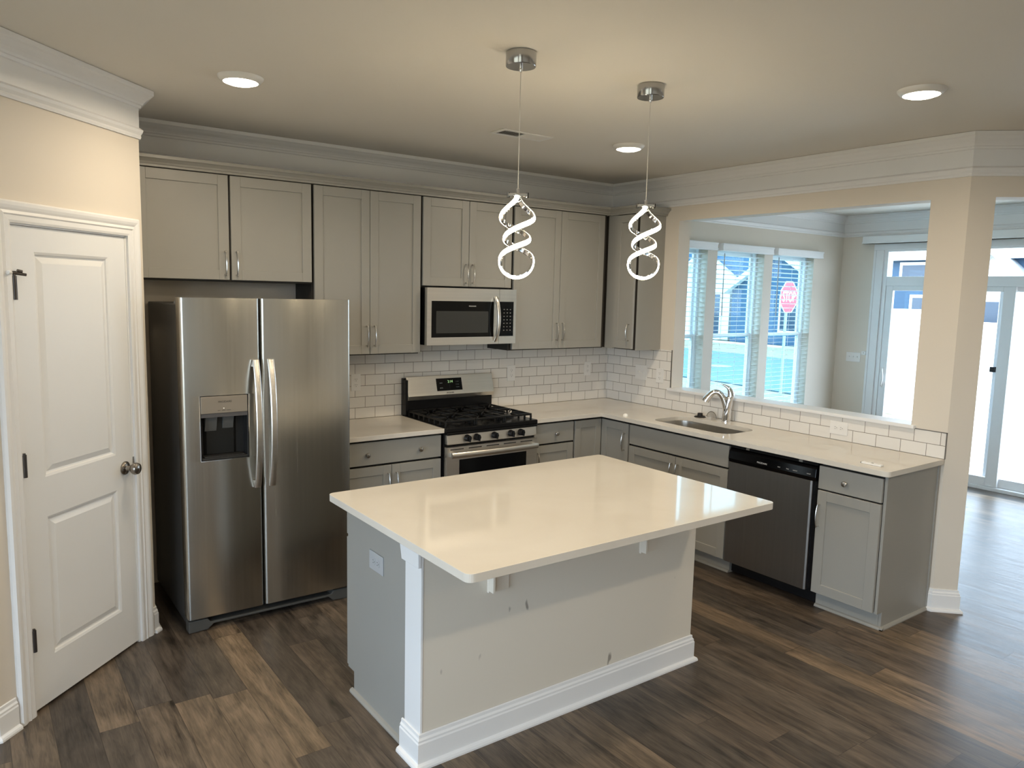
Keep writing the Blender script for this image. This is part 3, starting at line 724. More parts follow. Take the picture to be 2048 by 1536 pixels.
# ---- outlets and switches
def outlet(fr, u, z, w, h, d, label, horizontal=False, plate=PLATE, parent=None, devices=1, name='wall_outlet', cat='outlet', toggles=0):
    if parent is None:
        t = thing(name, fr(u, d, z), label, cat)
    else: t = parent
    p = obj('cover_plate', MB(fr).box(u-w/2, u+w/2, d, d+.005, z-h/2, z+h/2), plate, t, bevel=.002)
    if parent is not None: p.name = 'outlet'
    tgt = p
    if toggles:
        for k in range(toggles):
            uu = u + (k-(toggles-1)/2)*.046
            obj('toggle', MB(fr).box(uu-.005, uu+.005, d+.004, d+.016, z-.004, z+.012), plate, tgt, bevel=.001)
    else:
        for s in (-1, 1):
            uu, zz = (u+s*.0195, z) if horizontal else (u, z+s*.0195)
            obj('socket', lathe_on(fr, [(.0165, d+.004), (.0165, d+.0065), (.015, d+.0068), (.0005, d+.0068)], uu, zz, 20), plate, tgt)
            m = MB(fr)
            if horizontal:
                m.box(uu-.007, uu+.001, d+.006, d+.0072, zz+.005, zz+.007); m.box(uu-.007, uu+.001, d+.006, d+.0072, zz-.007, zz-.005); m.box(uu+.006, uu+.010, d+.006, d+.0072, zz-.002, zz+.002)
            else:
                m.box(uu-.007, uu-.005, d+.006, d+.0072, zz-.001, zz+.007); m.box(uu+.005, uu+.007, d+.006, d+.0072, zz-.001, zz+.007); m.box(uu-.002, uu+.002, d+.006, d+.0072, zz-.010, zz-.006)
            obj('slot', m, SLOT, tgt)
    return t
outlet(FB, -2.386, 1.172, .072, .118, .008, 'white wall outlet on the tile right beside the refrigerator')
outlet(FB, -1.050, 1.180, .078, .126, .008, 'white wall outlet on the tile just right of the range panel')
outlet(FB, -.240, 1.184, .076, .118, .008, 'white wall outlet on the tile nearest the room corner')
outlet(FR, .428, 1.184, .135, .122, .008, 'white double switch plate on the tile below the corner cabinet', name='light_switch', cat='switch', toggles=2)
outlet(FR, .637, 1.175, .080, .118, .008, 'white wall outlet on the tile at the pass-through edge')
outlet(FR, 2.209, .994, .122, .086, .008, 'white sideways outlet in the low tile right of the sink', horizontal=True)
outlet(FF, .300, 1.193, .165, .104, 0, 'white triple switch plate on the far sunroom wall', name='light_switch', cat='switch', toggles=3)
sn = thing('door_sensor', FF(.424, 0, 1.247), 'small white sensor box beside the sliding door casing', 'sensor')
obj('case', MB(FF).box(.398, .450, 0, .022, 1.225, 1.268), WHITEPL, sn, bevel=.004); obj('dot', MB(FF).box(.420, .430, .0215, .0225, 1.246, 1.252), SLOT, sn)

# ================================================================== appliances
# ---- refrigerator
fr_ = thing('refrigerator', FB(-3.255, .45, 0), 'tall stainless side-by-side refrigerator with a dispenser in its left door', 'refrigerator')
FX0, FXM, FX1 = -3.706, -3.311, -2.8035
obj('body', MB(FB).box(FX0+.006, FX1-.004, .04, .765, .03, 1.718), GREYSIDE, fr_, bevel=.006)
def fdoor(u0, u1, hole=None):
    mb = MB(FB); z0, z1 = .080, 1.755; d0, d1_ = .775, .862
    def prof(u0, u1):
        return [(u0, d0), (u0, d1_-.012), (u0+.004, d1_-.005), (u0+.014, d1_), (u1-.014, d1_), (u1-.004, d1_-.005), (u1, d1_-.012), (u1, d0)]
    if hole is None:
        mb.prism(prof(u0, u1), z0, z1)
    else:
        a, b_, h0, h1 = hole
        mb.prism(prof(u0, u1), z0, h0); mb.prism(prof(u0, u1), h1, z1)
        mb.prism([(u0, d0), (u0, d1_-.012), (u0+.004, d1_-.005), (u0+.014, d1_), (a, d1_), (a, d0)], h0, h1)
        mb.prism([(b_, d0), (b_, d1_), (u1-.014, d1_), (u1-.004, d1_-.005), (u1, d1_-.012), (u1, d0)], h0, h1)
        bmesh.ops.remove_doubles(mb.bm, verts=mb.bm.verts[:], dist=.0001)
    return mb
HB = (-3.623, -3.380, .918, 1.256)
dl = obj('freezer_door', fdoor(FX0, FXM-.004, HB), STEEL, fr_, smooth=True)
dr = obj('fridge_door', fdoor(FXM+.006, FX1), STEEL, fr_, smooth=True)
a, b_, h0, h1 = HB
mb = MB(FB); mb.box(a, b_, .776, .782, h0, h1); mb.box(a, a+.006, .782, .856, h0, h1); mb.box(b_-.006, b_, .782, .856, h0, h1); mb.box(a+.006, b_-.006, .782, .856, h0, h0+.012)
ds = obj('dispenser', mb, DKGREYPL, dl, bevel=.003, label='dark recessed ice and water dispenser')
obj('control_panel', MB(FB).box(a+.004, b_-.004, .80, .861, 1.163, h1-.004), BEIGE, ds, bevel=.002, label='taupe control panel')
obj('panel_lip', MB(FB).box(a+.004, b_-.004, .80, .858, 1.143, 1.162), simple('lip_grey', (.09, .085, .085), .35), ds)
mb = MB(FB); mb.prism([(.783, 1.14), (.825, 1.14), (.800, 1.062), (.783, 1.062)], a+.035, a+.095, axis=0); mb.prism([(.783, 1.14), (.825, 1.14), (.800, 1.072), (.783, 1.072)], a+.125, a+.180, axis=0)
obj('paddle', mb, simple('paddle_grey', (.11, .11, .105), .4), ds, bevel=.002)
mb = MB(FB).prism([(a+.03, .782), (b_-.045, .782), (b_-.060, .796), (a+.045, .796)], h0+.02, 1.142); obj('back_panel', mb, simple('dispenser_back', (.016, .016, .015), .3, spec=.3), ds)
obj('drip_tray', MB(FB).box(a+.02, b_-.02, .784, .852, h0+.012, h0+.018), DKGREYPL, ds, bevel=.002)
mb = MB(FB); mb.box(a-.001, b_+.001, .8605, .8635, h0-.003, h0); mb.box(a-.003, a, .8605, .8635, h0, h1); mb.box(b_, b_+.003, .8605, .8635, h0, h1)
obj('bezel', mb, CHROME, ds)
text('FRIGIDAIRE', .0135, FB, (a+b_)/2+.003, .8612, 1.222, INK, ds)
text('water    cubed    crushed', .0065, FB, (a+b_)/2-.002, .8612, 1.178, INK, ds, name='control_lettering')
obj('indicator', MB(FB).box((a+b_)/2-.006, (a+b_)/2-.001, .861, .8616, 1.187, 1.1895), PILOT, ds)
for uc, dd, sgn in ((-3.340, dl, 1), (-3.262, dr, 1)):
    mb = MB(FB); n = 20; rings = []
    for k in range(n+1):
        t = k/n; w = math.sin(PI*t)
        z = .748 + .687*t
        d = .872 + .046*w**.8; uu = uc
        wd_, th = .0165, .007
        rings.append([(uu-wd_, d-th, z), (uu+wd_, d-th, z), (uu+wd_, d+th*.5, z), (uu+wd_*.7, d+th, z), (uu-wd_*.7, d+th, z), (uu-wd_, d+th*.5, z)])
    mb.loft(rings)
    mb.box(uc-.013, uc+.013, .860, .876, .752, .785); mb.box(uc-.013, uc+.013, .860, .876, 1.398, 1.431)
    obj('door_handle', mb, STEELH, dd, smooth=True)
mb = MB(FB); mb.box(FX0+.012, FX0+.07, .70, .80, 1.7185, 1.742); mb.box(FX0+.016, FX0+.05, .66, .70, 1.7185, 1.735)
obj('hinge_cover', mb, GREYPL, fr_, bevel=.004)
obj('hinge_cover', MB(FB).box(FX1-.07, FX1-.012, .70, .80, 1.7185, 1.742), GREYPL, fr_, bevel=.004)
obj('gasket', MB(FB).box(FX0+.010, FX1-.010, .764, .776, .085, 1.715), BLACKP, fr_)
mb = MB(FB); mb.box(FX0+.02, FX1-.02, .74, .775, .030, .075); obj('kick_plate', mb, BLACKP, fr_)
mb = MB(FB); mb.prism([(FX0+.004, .0), (FX0+.10, .004), (FX0+.13, .03), (FX1-.13, .03), (FX1-.10, .004), (FX1-.004, .0), (FX1-.004, .064), (FX1-.10, .064), (FX1-.115, .044), (FX0+.115, .044), (FX0+.10, .064), (FX0+.004, .064)], .775, .842, axis=1)
obj('base_grille', mb, simple('grille_grey', (.07, .067, .06), .5), fr_, bevel=.004)

# ---- range
rg = thing('gas_range', FB(-1.652, .33, 0), 'stainless gas range with black grates and five black knobs', 'range')
RX0, RX1 = -2.0335, -1.2705
obj('body', MB(FB).box(RX0+.003, RX1-.003, .02, .615, .02, .885), BLACK, rg, bevel=.003)
mb = MB(FB); mb.box(RX0, RX1, .02, .652, .885, .917); mb.box(RX0+.004, RX1-.004, .60, .656, .868, .886)
obj('cooktop', mb, BLACK, rg, bevel=.006)
mb = MB(FB); mb.prism([(.60, .803), (.650, .803), (.640, .869), (.60, .869)], RX0+.010, RX1-.006, axis=0)
cpn = obj('control_panel', mb, STEELH, rg, bevel=.004, label='stainless knob panel')
for uk in (-1.868, -1.792, -1.645, -1.505, -1.419):
    m = lathe_on(FB, [(.0005, .642), (.024, .642), (.0235, .650), (.021, .668), (.0195, .676), (.0005, .677)], uk, .838, 24)
    m.box(uk-.005, uk+.005, .668, .690, .817, .859)
    obj('burner_knob', m, BLACKP, rg, bevel=.0015, smooth=True)
# oven door
mb = MB(FB); z0, z1 = .205, .786; gl = (-1.932, -1.368, .30, .698)
mb.box(RX0+.006, gl[0], .618, .654, z0, z1); mb.box(gl[1], RX1-.004, .618, .654, z0, z1); mb.box(gl[0], gl[1], .618, .654, z0, gl[2]); mb.box(gl[0], gl[1], .618, .654, gl[3], z1)
od = obj('oven_door', mb, STEELH, rg)
obj('window', MB(FB).box(gl[0]-.002, gl[1]+.002, .622, .6525, gl[2]-.002, gl[3]+.002), BLACKG, od)
mb = MB(FB)
for k in range(5): mb.box(RX0+.03+k*.145, RX0+.03+k*.145+.105, .630, .6545, .766, .774)
obj('vent_slot', mb, SLOT, od)
mb = MB(FB); n = 16
mb.tube([(RX0+.022 + (RX1-RX0-.044)*k/n, .690 + .014*math.sin(PI*k/n), .737) for k in range(n+1)], [(.010, .0185)]*(n+1), 14)
mb.box(RX0+.03, RX0+.055, .653, .690, .722, .752); mb.box(RX1-.055, RX1-.03, .653, .690, .722, .752)
obj('door_handle', mb, STEELH, od, smooth=True)
dwr = obj('storage_drawer', MB(FB).box(RX0+.006, RX1-.006, .618, .650, .045, .198), STEELH, rg, bevel=.003)
obj('kick', MB(FB).box(RX0+.02, RX1-.02, .50, .58, 0, .045), BLACKP, rg)
# back guard
mb = MB(FB); mb.box(RX0, RX1, .012, .062, .917, 1.03); mb.box(RX0+.001, RX0+.02, .012, .080, .917, 1.176); mb.box(RX0, RX1, .012, .045, 1.03, 1.186)
bgd = obj('back_guard', mb, BLACK, rg, bevel=.003)
mb = MB(FB); mb.prism([(.045, 1.020), (.084, 1.028), (.092, 1.056), (.052, 1.196), (.045, 1.196)], RX0+.018, RX1-.0, axis=0)
cpl = obj('display_panel', mb, STEELH, bgd, bevel=.002)
lean = -(.040)/.140
def onpanel(u, z): return .092 + (z-1.056)*lean
mb = MB(FB); zc0, zc1 = 1.083, 1.174
mb.prism([(onpanel(0, zc0)-.004, zc0), (onpanel(0, zc0)+.0012, zc0), (onpanel(0, zc1)+.0012, zc1), (onpanel(0, zc1)-.004, zc1)], -1.775, -1.553, axis=0)
dsp = obj('display', mb, BLACKG, cpl, bevel=.004)
text('2:14', .026, FB, -1.655, onpanel(0, 1.148)+.0016, 1.148, DIGIT, dsp, name='clock_digits', lean=lean)
for uu, zz, s in ((-1.735, 1.140, 'BAKE'), (-1.735, 1.104, 'BROIL'), (-1.664, 1.122, '-'), (-1.664, 1.112, '-'), (-1.664, 1.102, '-'), (-1.595, 1.146, '1  2  3'), (-1.595, 1.126, '4  5  6'), (-1.595, 1.106, '7  8  9')):
    text(s, .010, FB, uu, onpanel(0, zz)+.0016, zz, simple('panel_print', (.30, .33, .32), .5) if 'panel_print' not in bpy.data.materials else bpy.data.materials['panel_print'], dsp, name='key_lettering', lean=lean)
text('FRIGIDAIRE', .0125, FB, -1.664, onpanel(0, 1.068)+.0008, 1.068, INK, cpl, lean=lean)
# burners and grates
for (ub, db, r) in ((-1.86, .20, .042), (-1.86, .47, .052), (-1.652, .335, .046), (-1.445, .20, .042), (-1.445, .47, .052)):
    obj('burner', MB(FB).lathe([(r+.02, .917), (r+.018, .921), (r, .923), (r, .932), (r*.9, .937), (.001, .938)], (ub, db, 0)), IRON, rg, smooth=True)
for g in range(3):
    g0 = RX0 + .020 + g*.2425; g1 = g0 + .238; mb = MB(FB); b = .0055; zt0, zt1 = .944, .957; y0, y1 = .085, .600
    for dd in (y0, y1): mb.box(g0, g1, dd-b, dd+b, zt0, zt1)
    for uu in (g0+b, g1-b): mb.box(uu-b, uu+b, y0, y1, zt0, zt1)
    mb.box(g0, g1, .3425-b, .3425+b, zt0, zt1)
    uc = (g0+g1)/2
    for cyc in (.205, .475):
        for s in (-1, 1):
            mb.box(uc-b if s < 0 else uc-b, uc+b, min(cyc+s*.035, cyc+s*.125), max(cyc+s*.035, cyc+s*.125), zt0, zt1)
            mb.box(min(uc+s*.035, uc+s*.113), max(uc+s*.035, uc+s*.113), cyc-b, cyc+b, zt0, zt1)
            for s2 in (-1, 1):
                mb.prism([(uc+s*.034, cyc+s2*.030), (uc+s*.030, cyc+s2*.034), (uc+s*.100, cyc+s2*.115), (uc+s*.106, cyc+s2*.109)], zt0, zt1)
    for uu in (g0+b, g1-b):
        for k in range(8):
            dd = y0 + (y1-y0)*k/7; mb.box(uu-b, uu+b, dd-.007, dd+.007, .9165, zt0)
    obj('burner_grate', mb, IRON, rg, bevel=.0015, seg=1)

# ---- microwave
mw = thing('microwave', FB(-1.66, .2, 1.446), 'stainless over-range microwave with a bowed handle above the range', 'microwave')
MX0, MX1, MZ0, MZ1 = -2.034, -1.289, 1.447, 1.8395
obj('case', MB(FB).box(MX0, -1.297, .010, .345, MZ0, MZ1), BLACK, mw, bevel=.003)
obj('vent_flap', MB(FB).prism([(.03, 1.4465), (.30, 1.4465), (.30, 1.442), (.03, 1.438)], MX0+.35, MX1-.01, axis=0), BLACKP, mw)
def plate_hole(mb, u0, u1, z0, z1, h, d0, d1_):
    a, b_, c, e = h
    mb.box(u0, a, d0, d1_, z0, z1); mb.box(b_, u1, d0, d1_, z0, z1); mb.box(a, b_, d0, d1_, z0, c); mb.box(a, b_, d0, d1_, e, z1)
MS = -1.439
mb = MB(FB); plate_hole(mb, MX0, MS-.001, MZ0, MZ1, (-2.000, -1.486, 1.500, 1.750), .346, .380)
md = obj('oven_door', mb, STEELH, mw)
obj('door_glass', MB(FB).box(-2.001, -1.441, .350, .3785, 1.4995, 1.7505), BLACKG, md)
obj('window', MB(FB).box(-1.962, -1.533, .3780, .3792, 1.529, 1.681), simple('microwave_window', (.035, .036, .034), .22, var=.05), md)
text('FRIGIDAIRE', .012, FB, -1.668, .3786, 1.716, PALEINK, md)
mb = MB(FB); n = 16; rings = []
for k in range(n+1):
    t = k/n; w = math.sin(PI*t); z = 1.462 + .325*t; d = .386 + .046*w**.7; u = -1.474; wd_ = .013
    rings.append([(u-wd_, d-.006, z), (u+wd_, d-.006, z), (u+wd_, d+.003, z), (u+wd_*.6, d+.007, z), (u-wd_*.6, d+.007, z), (u-wd_, d+.003, z)])
mb.loft(rings); obj('door_handle', mb, STEELH, md, smooth=True)
mb = MB(FB); plate_hole(mb, MS+.001, MX1, MZ0, MZ1, (-1.4375, -1.311, 1.502, 1.751), .346, .380)
mp_ = obj('control_panel', mb, STEELH, mw)
obj('keypad', MB(FB).box(-1.4378, -1.310, .350, .3788, 1.5015, 1.7515), BLACKG, mp_)
for r in range(7):
    for cidx in range(3):
        obj('key', MB(FB).box(-1.395+cidx*.028-.005, -1.395+cidx*.028+.005, .3786, .3792, 1.695-r*.025-.003, 1.695-r*.025+.003), GREYPL, mp_)

# ---- dishwasher
dw = thing('dishwasher', FR(2.13, .3, 0), 'stainless dishwasher with a black control strip under the counter', 'dishwasher')
obj('tub', MB(FR).box(1.820, 2.443, .03, .560, .10, .868), BLACK, dw)
mb = MB(FR); mb.prism([(1.8195, .562), (1.8195, .602), (1.828, .607), (2.4055, .607), (2.416, .600), (2.416, .562)], .101, .765)
obj('front_door', mb, STEELD, dw, bevel=.002)
mb = MB(FR); mb.prism([(.562, .767), (.608, .767), (.616, .790), (.610, .838), (.600, .852), (.562, .856)], 1.8215, 2.441, axis=0)
cpd = obj('control_strip', mb, BLACKG, dw, bevel=.003)
mb = MB(FR); mb.box(1.822, 2.441, .50, .595, .858, .8705); mb.box(2.417, 2.442, .54, .585, .10, .767); obj('top_bracket', mb, BLACK, dw)
mb = MB(FR)
for u in (1.955, 2.33): mb.box(u-.012, u+.012, .594, .600, .862, .879)
obj('mounting_tab', mb, NICKEL, dw)
text('FRIGIDAIRE', .0145, FR, 2.075, .6150, .803, PALEINK, cpd)
for u, s in ((2.195, 'start'), (2.255, 'heat'), (2.305, 'normal'), (2.395, 'cancel')):
    text(s, .010, FR, u, .6146, .805, PALEINK, cpd, name='button_lettering')
mb = MB(FR); mb.box(1.822, 2.442, .49, .515, .012, .10); mb.box(1.822, 2.442, .40, .49, .0, .10)
obj('kick_panel', mb, BLACKP, dw)

# ================================================================== island
isl = thing('kitchen_island', (-2.47, -2.13, 0), 'grey and cream kitchen island base with white corner trim', 'island')
IX0, IX1 = -3.225, -1.700
mb = MB(); mb.box(IX0+.016, IX1, -2.362, -1.784, .10, .8838); mb.box(IX0+.016, IX1, -2.362, -1.846, 0, .0995)
obj('cabinet_box', mb, CAB, isl, bevel=.001, seg=1)
mb = MB(); mb.prism([(-2.362, 0), (-1.846, 0), (-1.846, .098), (-1.784, .098), (-1.784, .8838), (-2.362, .8838)], IX0, IX0+.0155, axis=0)
obj('end_panel', mb, CAB, isl, bevel=.001, seg=1)
def FI(u, d, z): return (u, -1.784 + d, z)
for k in range(2):
    u0 = IX0 + .004 + k*.762
    drawer(FI, u0, u0+.755, .722, .868, .001, isl, (u0+.2, u0+.56), .79)
    door(FI, u0, u0+.375, .103, .708, .001, isl, u0+.35, (.52, .66)); door(FI, u0+.380, u0+.755, .103, .708, .001, isl, u0+.405, (.52, .66))
obj('half_wall', MB().box(IX0-.006, IX1, -2.485, -2.363, 0, .8838), SCUFF, isl, label='cream scuffed panel under the overhang')
mb = MB(); mb.box(IX0-.018, IX0-.0065, -2.487, -2.362, 0, .8838)
obj('corner_post', mb, TRIM, isl, bevel=.002, label='white corner post')
mb = MB()
mb.prism([(-2.489, .8838), (-2.489, .792), (-2.356, .792), (-2.352, .810), (-2.345, .835), (-2.338, .862), (-2.334, .8838)], IX0-.032, IX0-.0185, axis=0)
obj('post_cap', mb, TRIM, isl, bevel=.002)
IB = [(IX0-.018, -2.348), (IX0-.018, -2.487), (IX1, -2.487), (IX1, -2.365)]
mb = sweep(MB(), BASE, IB)
obj('base_moulding', mb, TRIM, isl)
mb = MB().loft([[(IX0-x, -2.346, z) for x, z in sh], [(IX0-x, -1.830, z) for x, z in sh]])
obj('shoe_moulding', mb, CAB, isl)
def FL(u, d, z): return (IX0 - d, -u, z)
outlet(FL, 2.078, .683, .128, .080, 0, '', horizontal=True, plate=GREYPLATE, parent=isl)
for bx in (-2.945, -2.095):
    mb = MB(); mb.box(bx, bx+.100, -2.500, -2.4855, .632, .8838); mb.box(bx, bx+.100, -2.800, -2.500, .870, .8838)
    mb.box(bx, bx+.012, -2.530, -2.500, .640, .870)
    mb.prism([(-2.500, .870), (-2.500, .70), (-2.512, .70), (-2.66, .870)], bx+.045, bx+.055, axis=0)
    obj('support_bracket', mb, WALL, isl, bevel=.002)
tp = slab_with_hole(rrect(-3.306, -1.677, -2.905, -1.749, .028, 6), None, .884, .914, 'island_countertop', 'large white quartz countertop on the kitchen island')

# ================================================================== ceiling fixtures
def downlight(x, y, label, k=1.0):
    t = thing('recessed_light', (x, y, CZ), label, 'light', 'round ceiling lights')
    obj('trim_ring', MB().lathe([(.100, -.0005), (.099, -.006), (.084, -.022), (.076, -.024), (.074, -.018), (.074, -.001)], (x, y, CZ), n=40, cap=False), WHITEPL, t, smooth=True)
    obj('lens', MB().lathe([(.0735, -.016), (.0735, -.024), (.055, -.031), (.028, -.035), (.001, -.036)], (x, y, CZ), n=40), LENS, t, smooth=True)
    l = bpy.data.objects.new('lamp_glow', bpy.data.lights.new('lamp_glow', 'AREA')); COL.objects.link(l)
    l.data.shape = 'DISK'; l.data.size = .15; l.data.energy = LAMP_W*k; l.data.color = (1.0, .84, .62); l.data.spread = math.radians(168)
    l.location = (x, y, CZ-.040)
    return t
downlight(-3.508, -1.270, 'round glowing ceiling light above the refrigerator side', .85)
downlight(-1.138, -1.328, 'round glowing ceiling light between the vent and far pendant')
downlight(-1.085, -3.100, 'round glowing ceiling light nearest the angled wall', .6)
for q_ in ((-3.48, -3.10), (-1.10, -4.90), (-3.48, -4.90), (-1.10, -6.70), (-3.48, -6.70)):  # unseen lights continuing the grid; rearmost pair added to warm the island front
    downlight(*q_, 'round glowing ceiling light out of view, rearmost pair added for warm fill')
# vent
vt = thing('ceiling_vent', (-1.832, -1.141, CZ), 'white rectangular ceiling air vent behind the nearer pendant cord', 'vent')
mb = MB(); v0, v1, w0, w1 = -2.016, -1.648, -1.212, -1.070
mb.box(v0, v1, w0, w0+.025, CZ-.007, CZ-.0005); mb.box(v0, v1, w1-.025, w1, CZ-.007, CZ-.0005); mb.box(v0, v0+.025, w0+.025, w1-.025, CZ-.007, CZ-.0005); mb.box(v1-.025, v1, w0+.025, w1-.025, CZ-.007, CZ-.0005); mb.box(-1.838, -1.826, w0+.025, w1-.025, CZ-.007, CZ-.0005)
obj('frame', mb, WHITEPL, vt, bevel=.002)
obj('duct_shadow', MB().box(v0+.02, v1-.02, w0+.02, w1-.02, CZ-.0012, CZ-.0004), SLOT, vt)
mb = MB(); x = v0 + .032
while x < v1 - .03:
    s = -.006 if x < -1.832 else .006
    mb.prism([(x-s, CZ-.0015), (x-s+.0015, CZ-.0015), (x+s+.0015, CZ-.0075), (x+s, CZ-.0075)], w0+.025, w1-.025, axis=1); x += .0125
obj('louver', mb, WHITEPL, vt)

# pendants
def pendant(x, y, zb, rot, label):
    t = thing('pendant_light', (x, y, CZ), label, 'pendant light', 'spiral pendants above the island')
    obj('canopy', MB().lathe([(.058, -.0005), (.060, -.003), (.060, -.052), (.058, -.055), (.001, -.055)], (x, y, CZ), n=40), CANOPY, t, smooth=True)
    obj('cord_grip', MB().lathe([(.007, 0), (.007, -.012), (.004, -.020), (.001, -.020)], (x, y, CZ-.055), n=12), CHROME, t, smooth=True)
    H = zb + .340
    obj('cord', MB().tube([(x, y, CZ-.06), (x, y, H)], .0016, 8), simple('clear_cord', (.62, .59, .54), .3) if 'clear_cord' not in bpy.data.materials else bpy.data.materials['clear_cord'], t, smooth=True)
    e1 = Vector((.807, -.590, 0)); e2 = Vector((.590, .807, 0))
    R_ = Matrix.Rotation(rot, 3, 'Z'); e1 = R_ @ e1; e2 = R_ @ e2
    mb = MB(); mb.lathe([(.007, .016), (.008, 0), (.008, -.014), (.001, -.014)], (x, y, H-.004), n=14)
    q = [Vector((x, y, 0)) + e1*a_ + e2*b_ for a_, b_ in ((-.038, -.009), (.038, -.009), (.038, .009), (-.038, .009))]
    mb.prism([(p.x, p.y) for p in q], H-.020, H-.008)
    obj('mount_bar', mb, CHROME, t, bevel=.002)
    mb = MB()
    for s in (-1, 1):
        for w in (-.009, .009): 
            p = Vector((x, y, 0)) + e1*s*.038
            mb.lathe([(.006, -.004), (.006, -.024), (.001, -.024)], (p.x, p.y, H), n=10)
    obj('set_screw', mb, CHROME, t, smooth=True)
    # the twisted loop: one closed strand down and up again
    zt = zb + .322; N = 120
    z1, z2, z3 = zb+.236, zb+.151, zb+.063
    def A(z):
        if z > z1: return .014 + .052*math.sin(min(1, (zt-z)/(zt-z1))*PI/2)**1.5
        if z > z3:
            k = (z1-z)/(z1-z3); return .058 + .008*math.cos(2*PI*k)
        q_ = (z3-z)/(z3-zb); return .066*math.sqrt(max(0, 1-q_*q_))
    def ph(z):
        if z > z3:
            if z > z1: return -.48*PI*(z-z1)/(zt-z1)
            if z > z2: return PI*(z1-z)/(z1-z2)
            t_ = (z2-z)/(z2-z3); return PI + PI*(1-(1-t_)**1.7)
        return 2*PI + .12*math.sin((z3-z)/(z3-zb)*PI/2)
    pts = []
    for k in range(N+1):
        if k < N*.78: z = zt + (z3-zt)*k/(N*.78)
        else:
            a_ = (k-N*.78)/(N*.22)*PI/2; z = z3 - (z3-zb)*math.sin(a_)
        pts.append((A(z), ph(z), z))
    pos = []; rad = []
    C0 = Vector((x, y, 0))
    def strand(sg):
        o = []
        for a_, f_, z in pts:
            p = C0 + sg*(e1*a_*math.cos(f_) - e2*a_*math.sin(f_)) + Vector((0, 0, z))
            c_ = C0 + Vector((0, 0, max(z, z3)))
            o.append((p, (p-c_)))
        return o
    s1 = strand(1); s2 = strand(-1)
    chain = s1[:-1] + [s1[-1]] + s2[:-1][::-1]
    P = [c[0] for c in chain]; RD = [c[1] for c in chain]
    led = []; frm = []
    for i in range(len(P)):
        tg = (P[min(i+1, len(P)-1)] - P[max(i-1, 0)]).normalized()
        r_ = RD[i] - tg*RD[i].dot(tg)
        r_ = r_.normalized() if r_.length > 1e-6 else e1
        b_ = tg.cross(r_).normalized()
        w, h = .0095, .006
        led.append([tuple(P[i] + b_*(w*math.cos(u_)) + r_*(.001 + h*max(0.0, math.sin(u_)))) for u_ in [PI*k/6 for k in range(7)]])
        frm.append([tuple(P[i] + b_*bx + r_*rx) for bx, rx in ((-w, .0005), (w, .0005), (w, -.0055), (w*.7, -.0075), (-w*.7, -.0075), (-w, -.0055))])
    mb = MB(); mb.loft(frm); obj('spiral_frame', mb, CHROME, t, smooth=True, label='chrome spiral channel')
    mb = MB(); mb.loft(led); obj('light_strip', mb, LED, t, smooth=True, label='glowing warm strip')
    return t
pendant(-2.753, -2.370, 1.878, 0.0, 'spiral pendant light nearer the refrigerator, hanging over the island')
pendant(-2.035, -2.375, 1.896, -.12, 'spiral pendant light nearer the pass-through, hanging over the island')

# ================================================================== outdoors
GZ = -.43
LAWN = simple('winter_lawn', (.15, .13, .085), .9, var=.35, scale=2.5)
ROAD = simple('grey_road', (.042, .080, .095), .8, var=.06, scale=1)
PATIO = simple('pale_concrete', (.42, .41, .39), .8, var=.05, scale=2)
SIDB = simple('blue_siding', (.042, .090, .155), .6, var=.06)
SIDG = simple('grey_blue_siding', (.10, .12, .165), .6, var=.05)
SIDW = simple('white_siding', (.75, .76, .76), .6, var=.03)
ROOF = simple('roof_shingle', (.30, .31, .33), .8, var=.1, scale=8)
WGL = simple('house_window_glass', (.03, .05, .08), .08, var=.1)
FENCE = simple('white_vinyl_fence', (.82, .82, .80), .5, var=.02)
def clap(m, pitch=.18):
    """lap-siding lines by bump along z"""
    nt = m.node_tree; b = nt.nodes['Principled BSDF']
    tc = nt.nodes.new('ShaderNodeTexCoord'); sp = nt.nodes.new('ShaderNodeSeparateXYZ'); nt.links.new(tc.outputs['Object'], sp.inputs[0])
    f = M_(nt, 'FRACT', M_(nt, 'DIVIDE', sp.outputs[2], pitch))
    bp = nt.nodes.new('ShaderNodeBump'); bp.inputs['Strength'].default_value = 1; bp.inputs['Distance'].default_value = .03
    nt.links.new(f, bp.inputs['Height']); nt.links.new(bp.outputs[0], b.inputs['Normal'])
for m in (SIDB, SIDG, SIDW): clap(m)
struct(obj('ground', MB().box(-60, 90, -60, 90, GZ-.3, GZ-.03), LAWN), 'pale winter lawn outside')
struct(obj('road', MB().prism([(12.0, -40), (21.0, -40), (20.3, 9), (21.2, 16), (24, 60), (13.5, 60), (11.9, 8.0), (11.3, 5.0)], GZ-.03, GZ), ROAD), 'grey street outside')
struct(obj('sidewalk', MB().prism([(26.2, -40), (27.4, -40), (27.4, 60), (26.2, 60)], GZ-.03, GZ+.01), PATIO))
struct(obj('patio', MB().box(3.62, 10.2, -7, 1.6, GZ-.03, -.10), PATIO), 'pale concrete patio outside the sliding door')
mh = obj('manhole_cover', MB().lathe([(.42, 0), (.42, .01), (.001, .012)], (15.6, 11.2, GZ)), simple('manhole_iron', (.16, .17, .2), .6)); tag(mh, 'dark round manhole cover in the street', 'manhole cover')
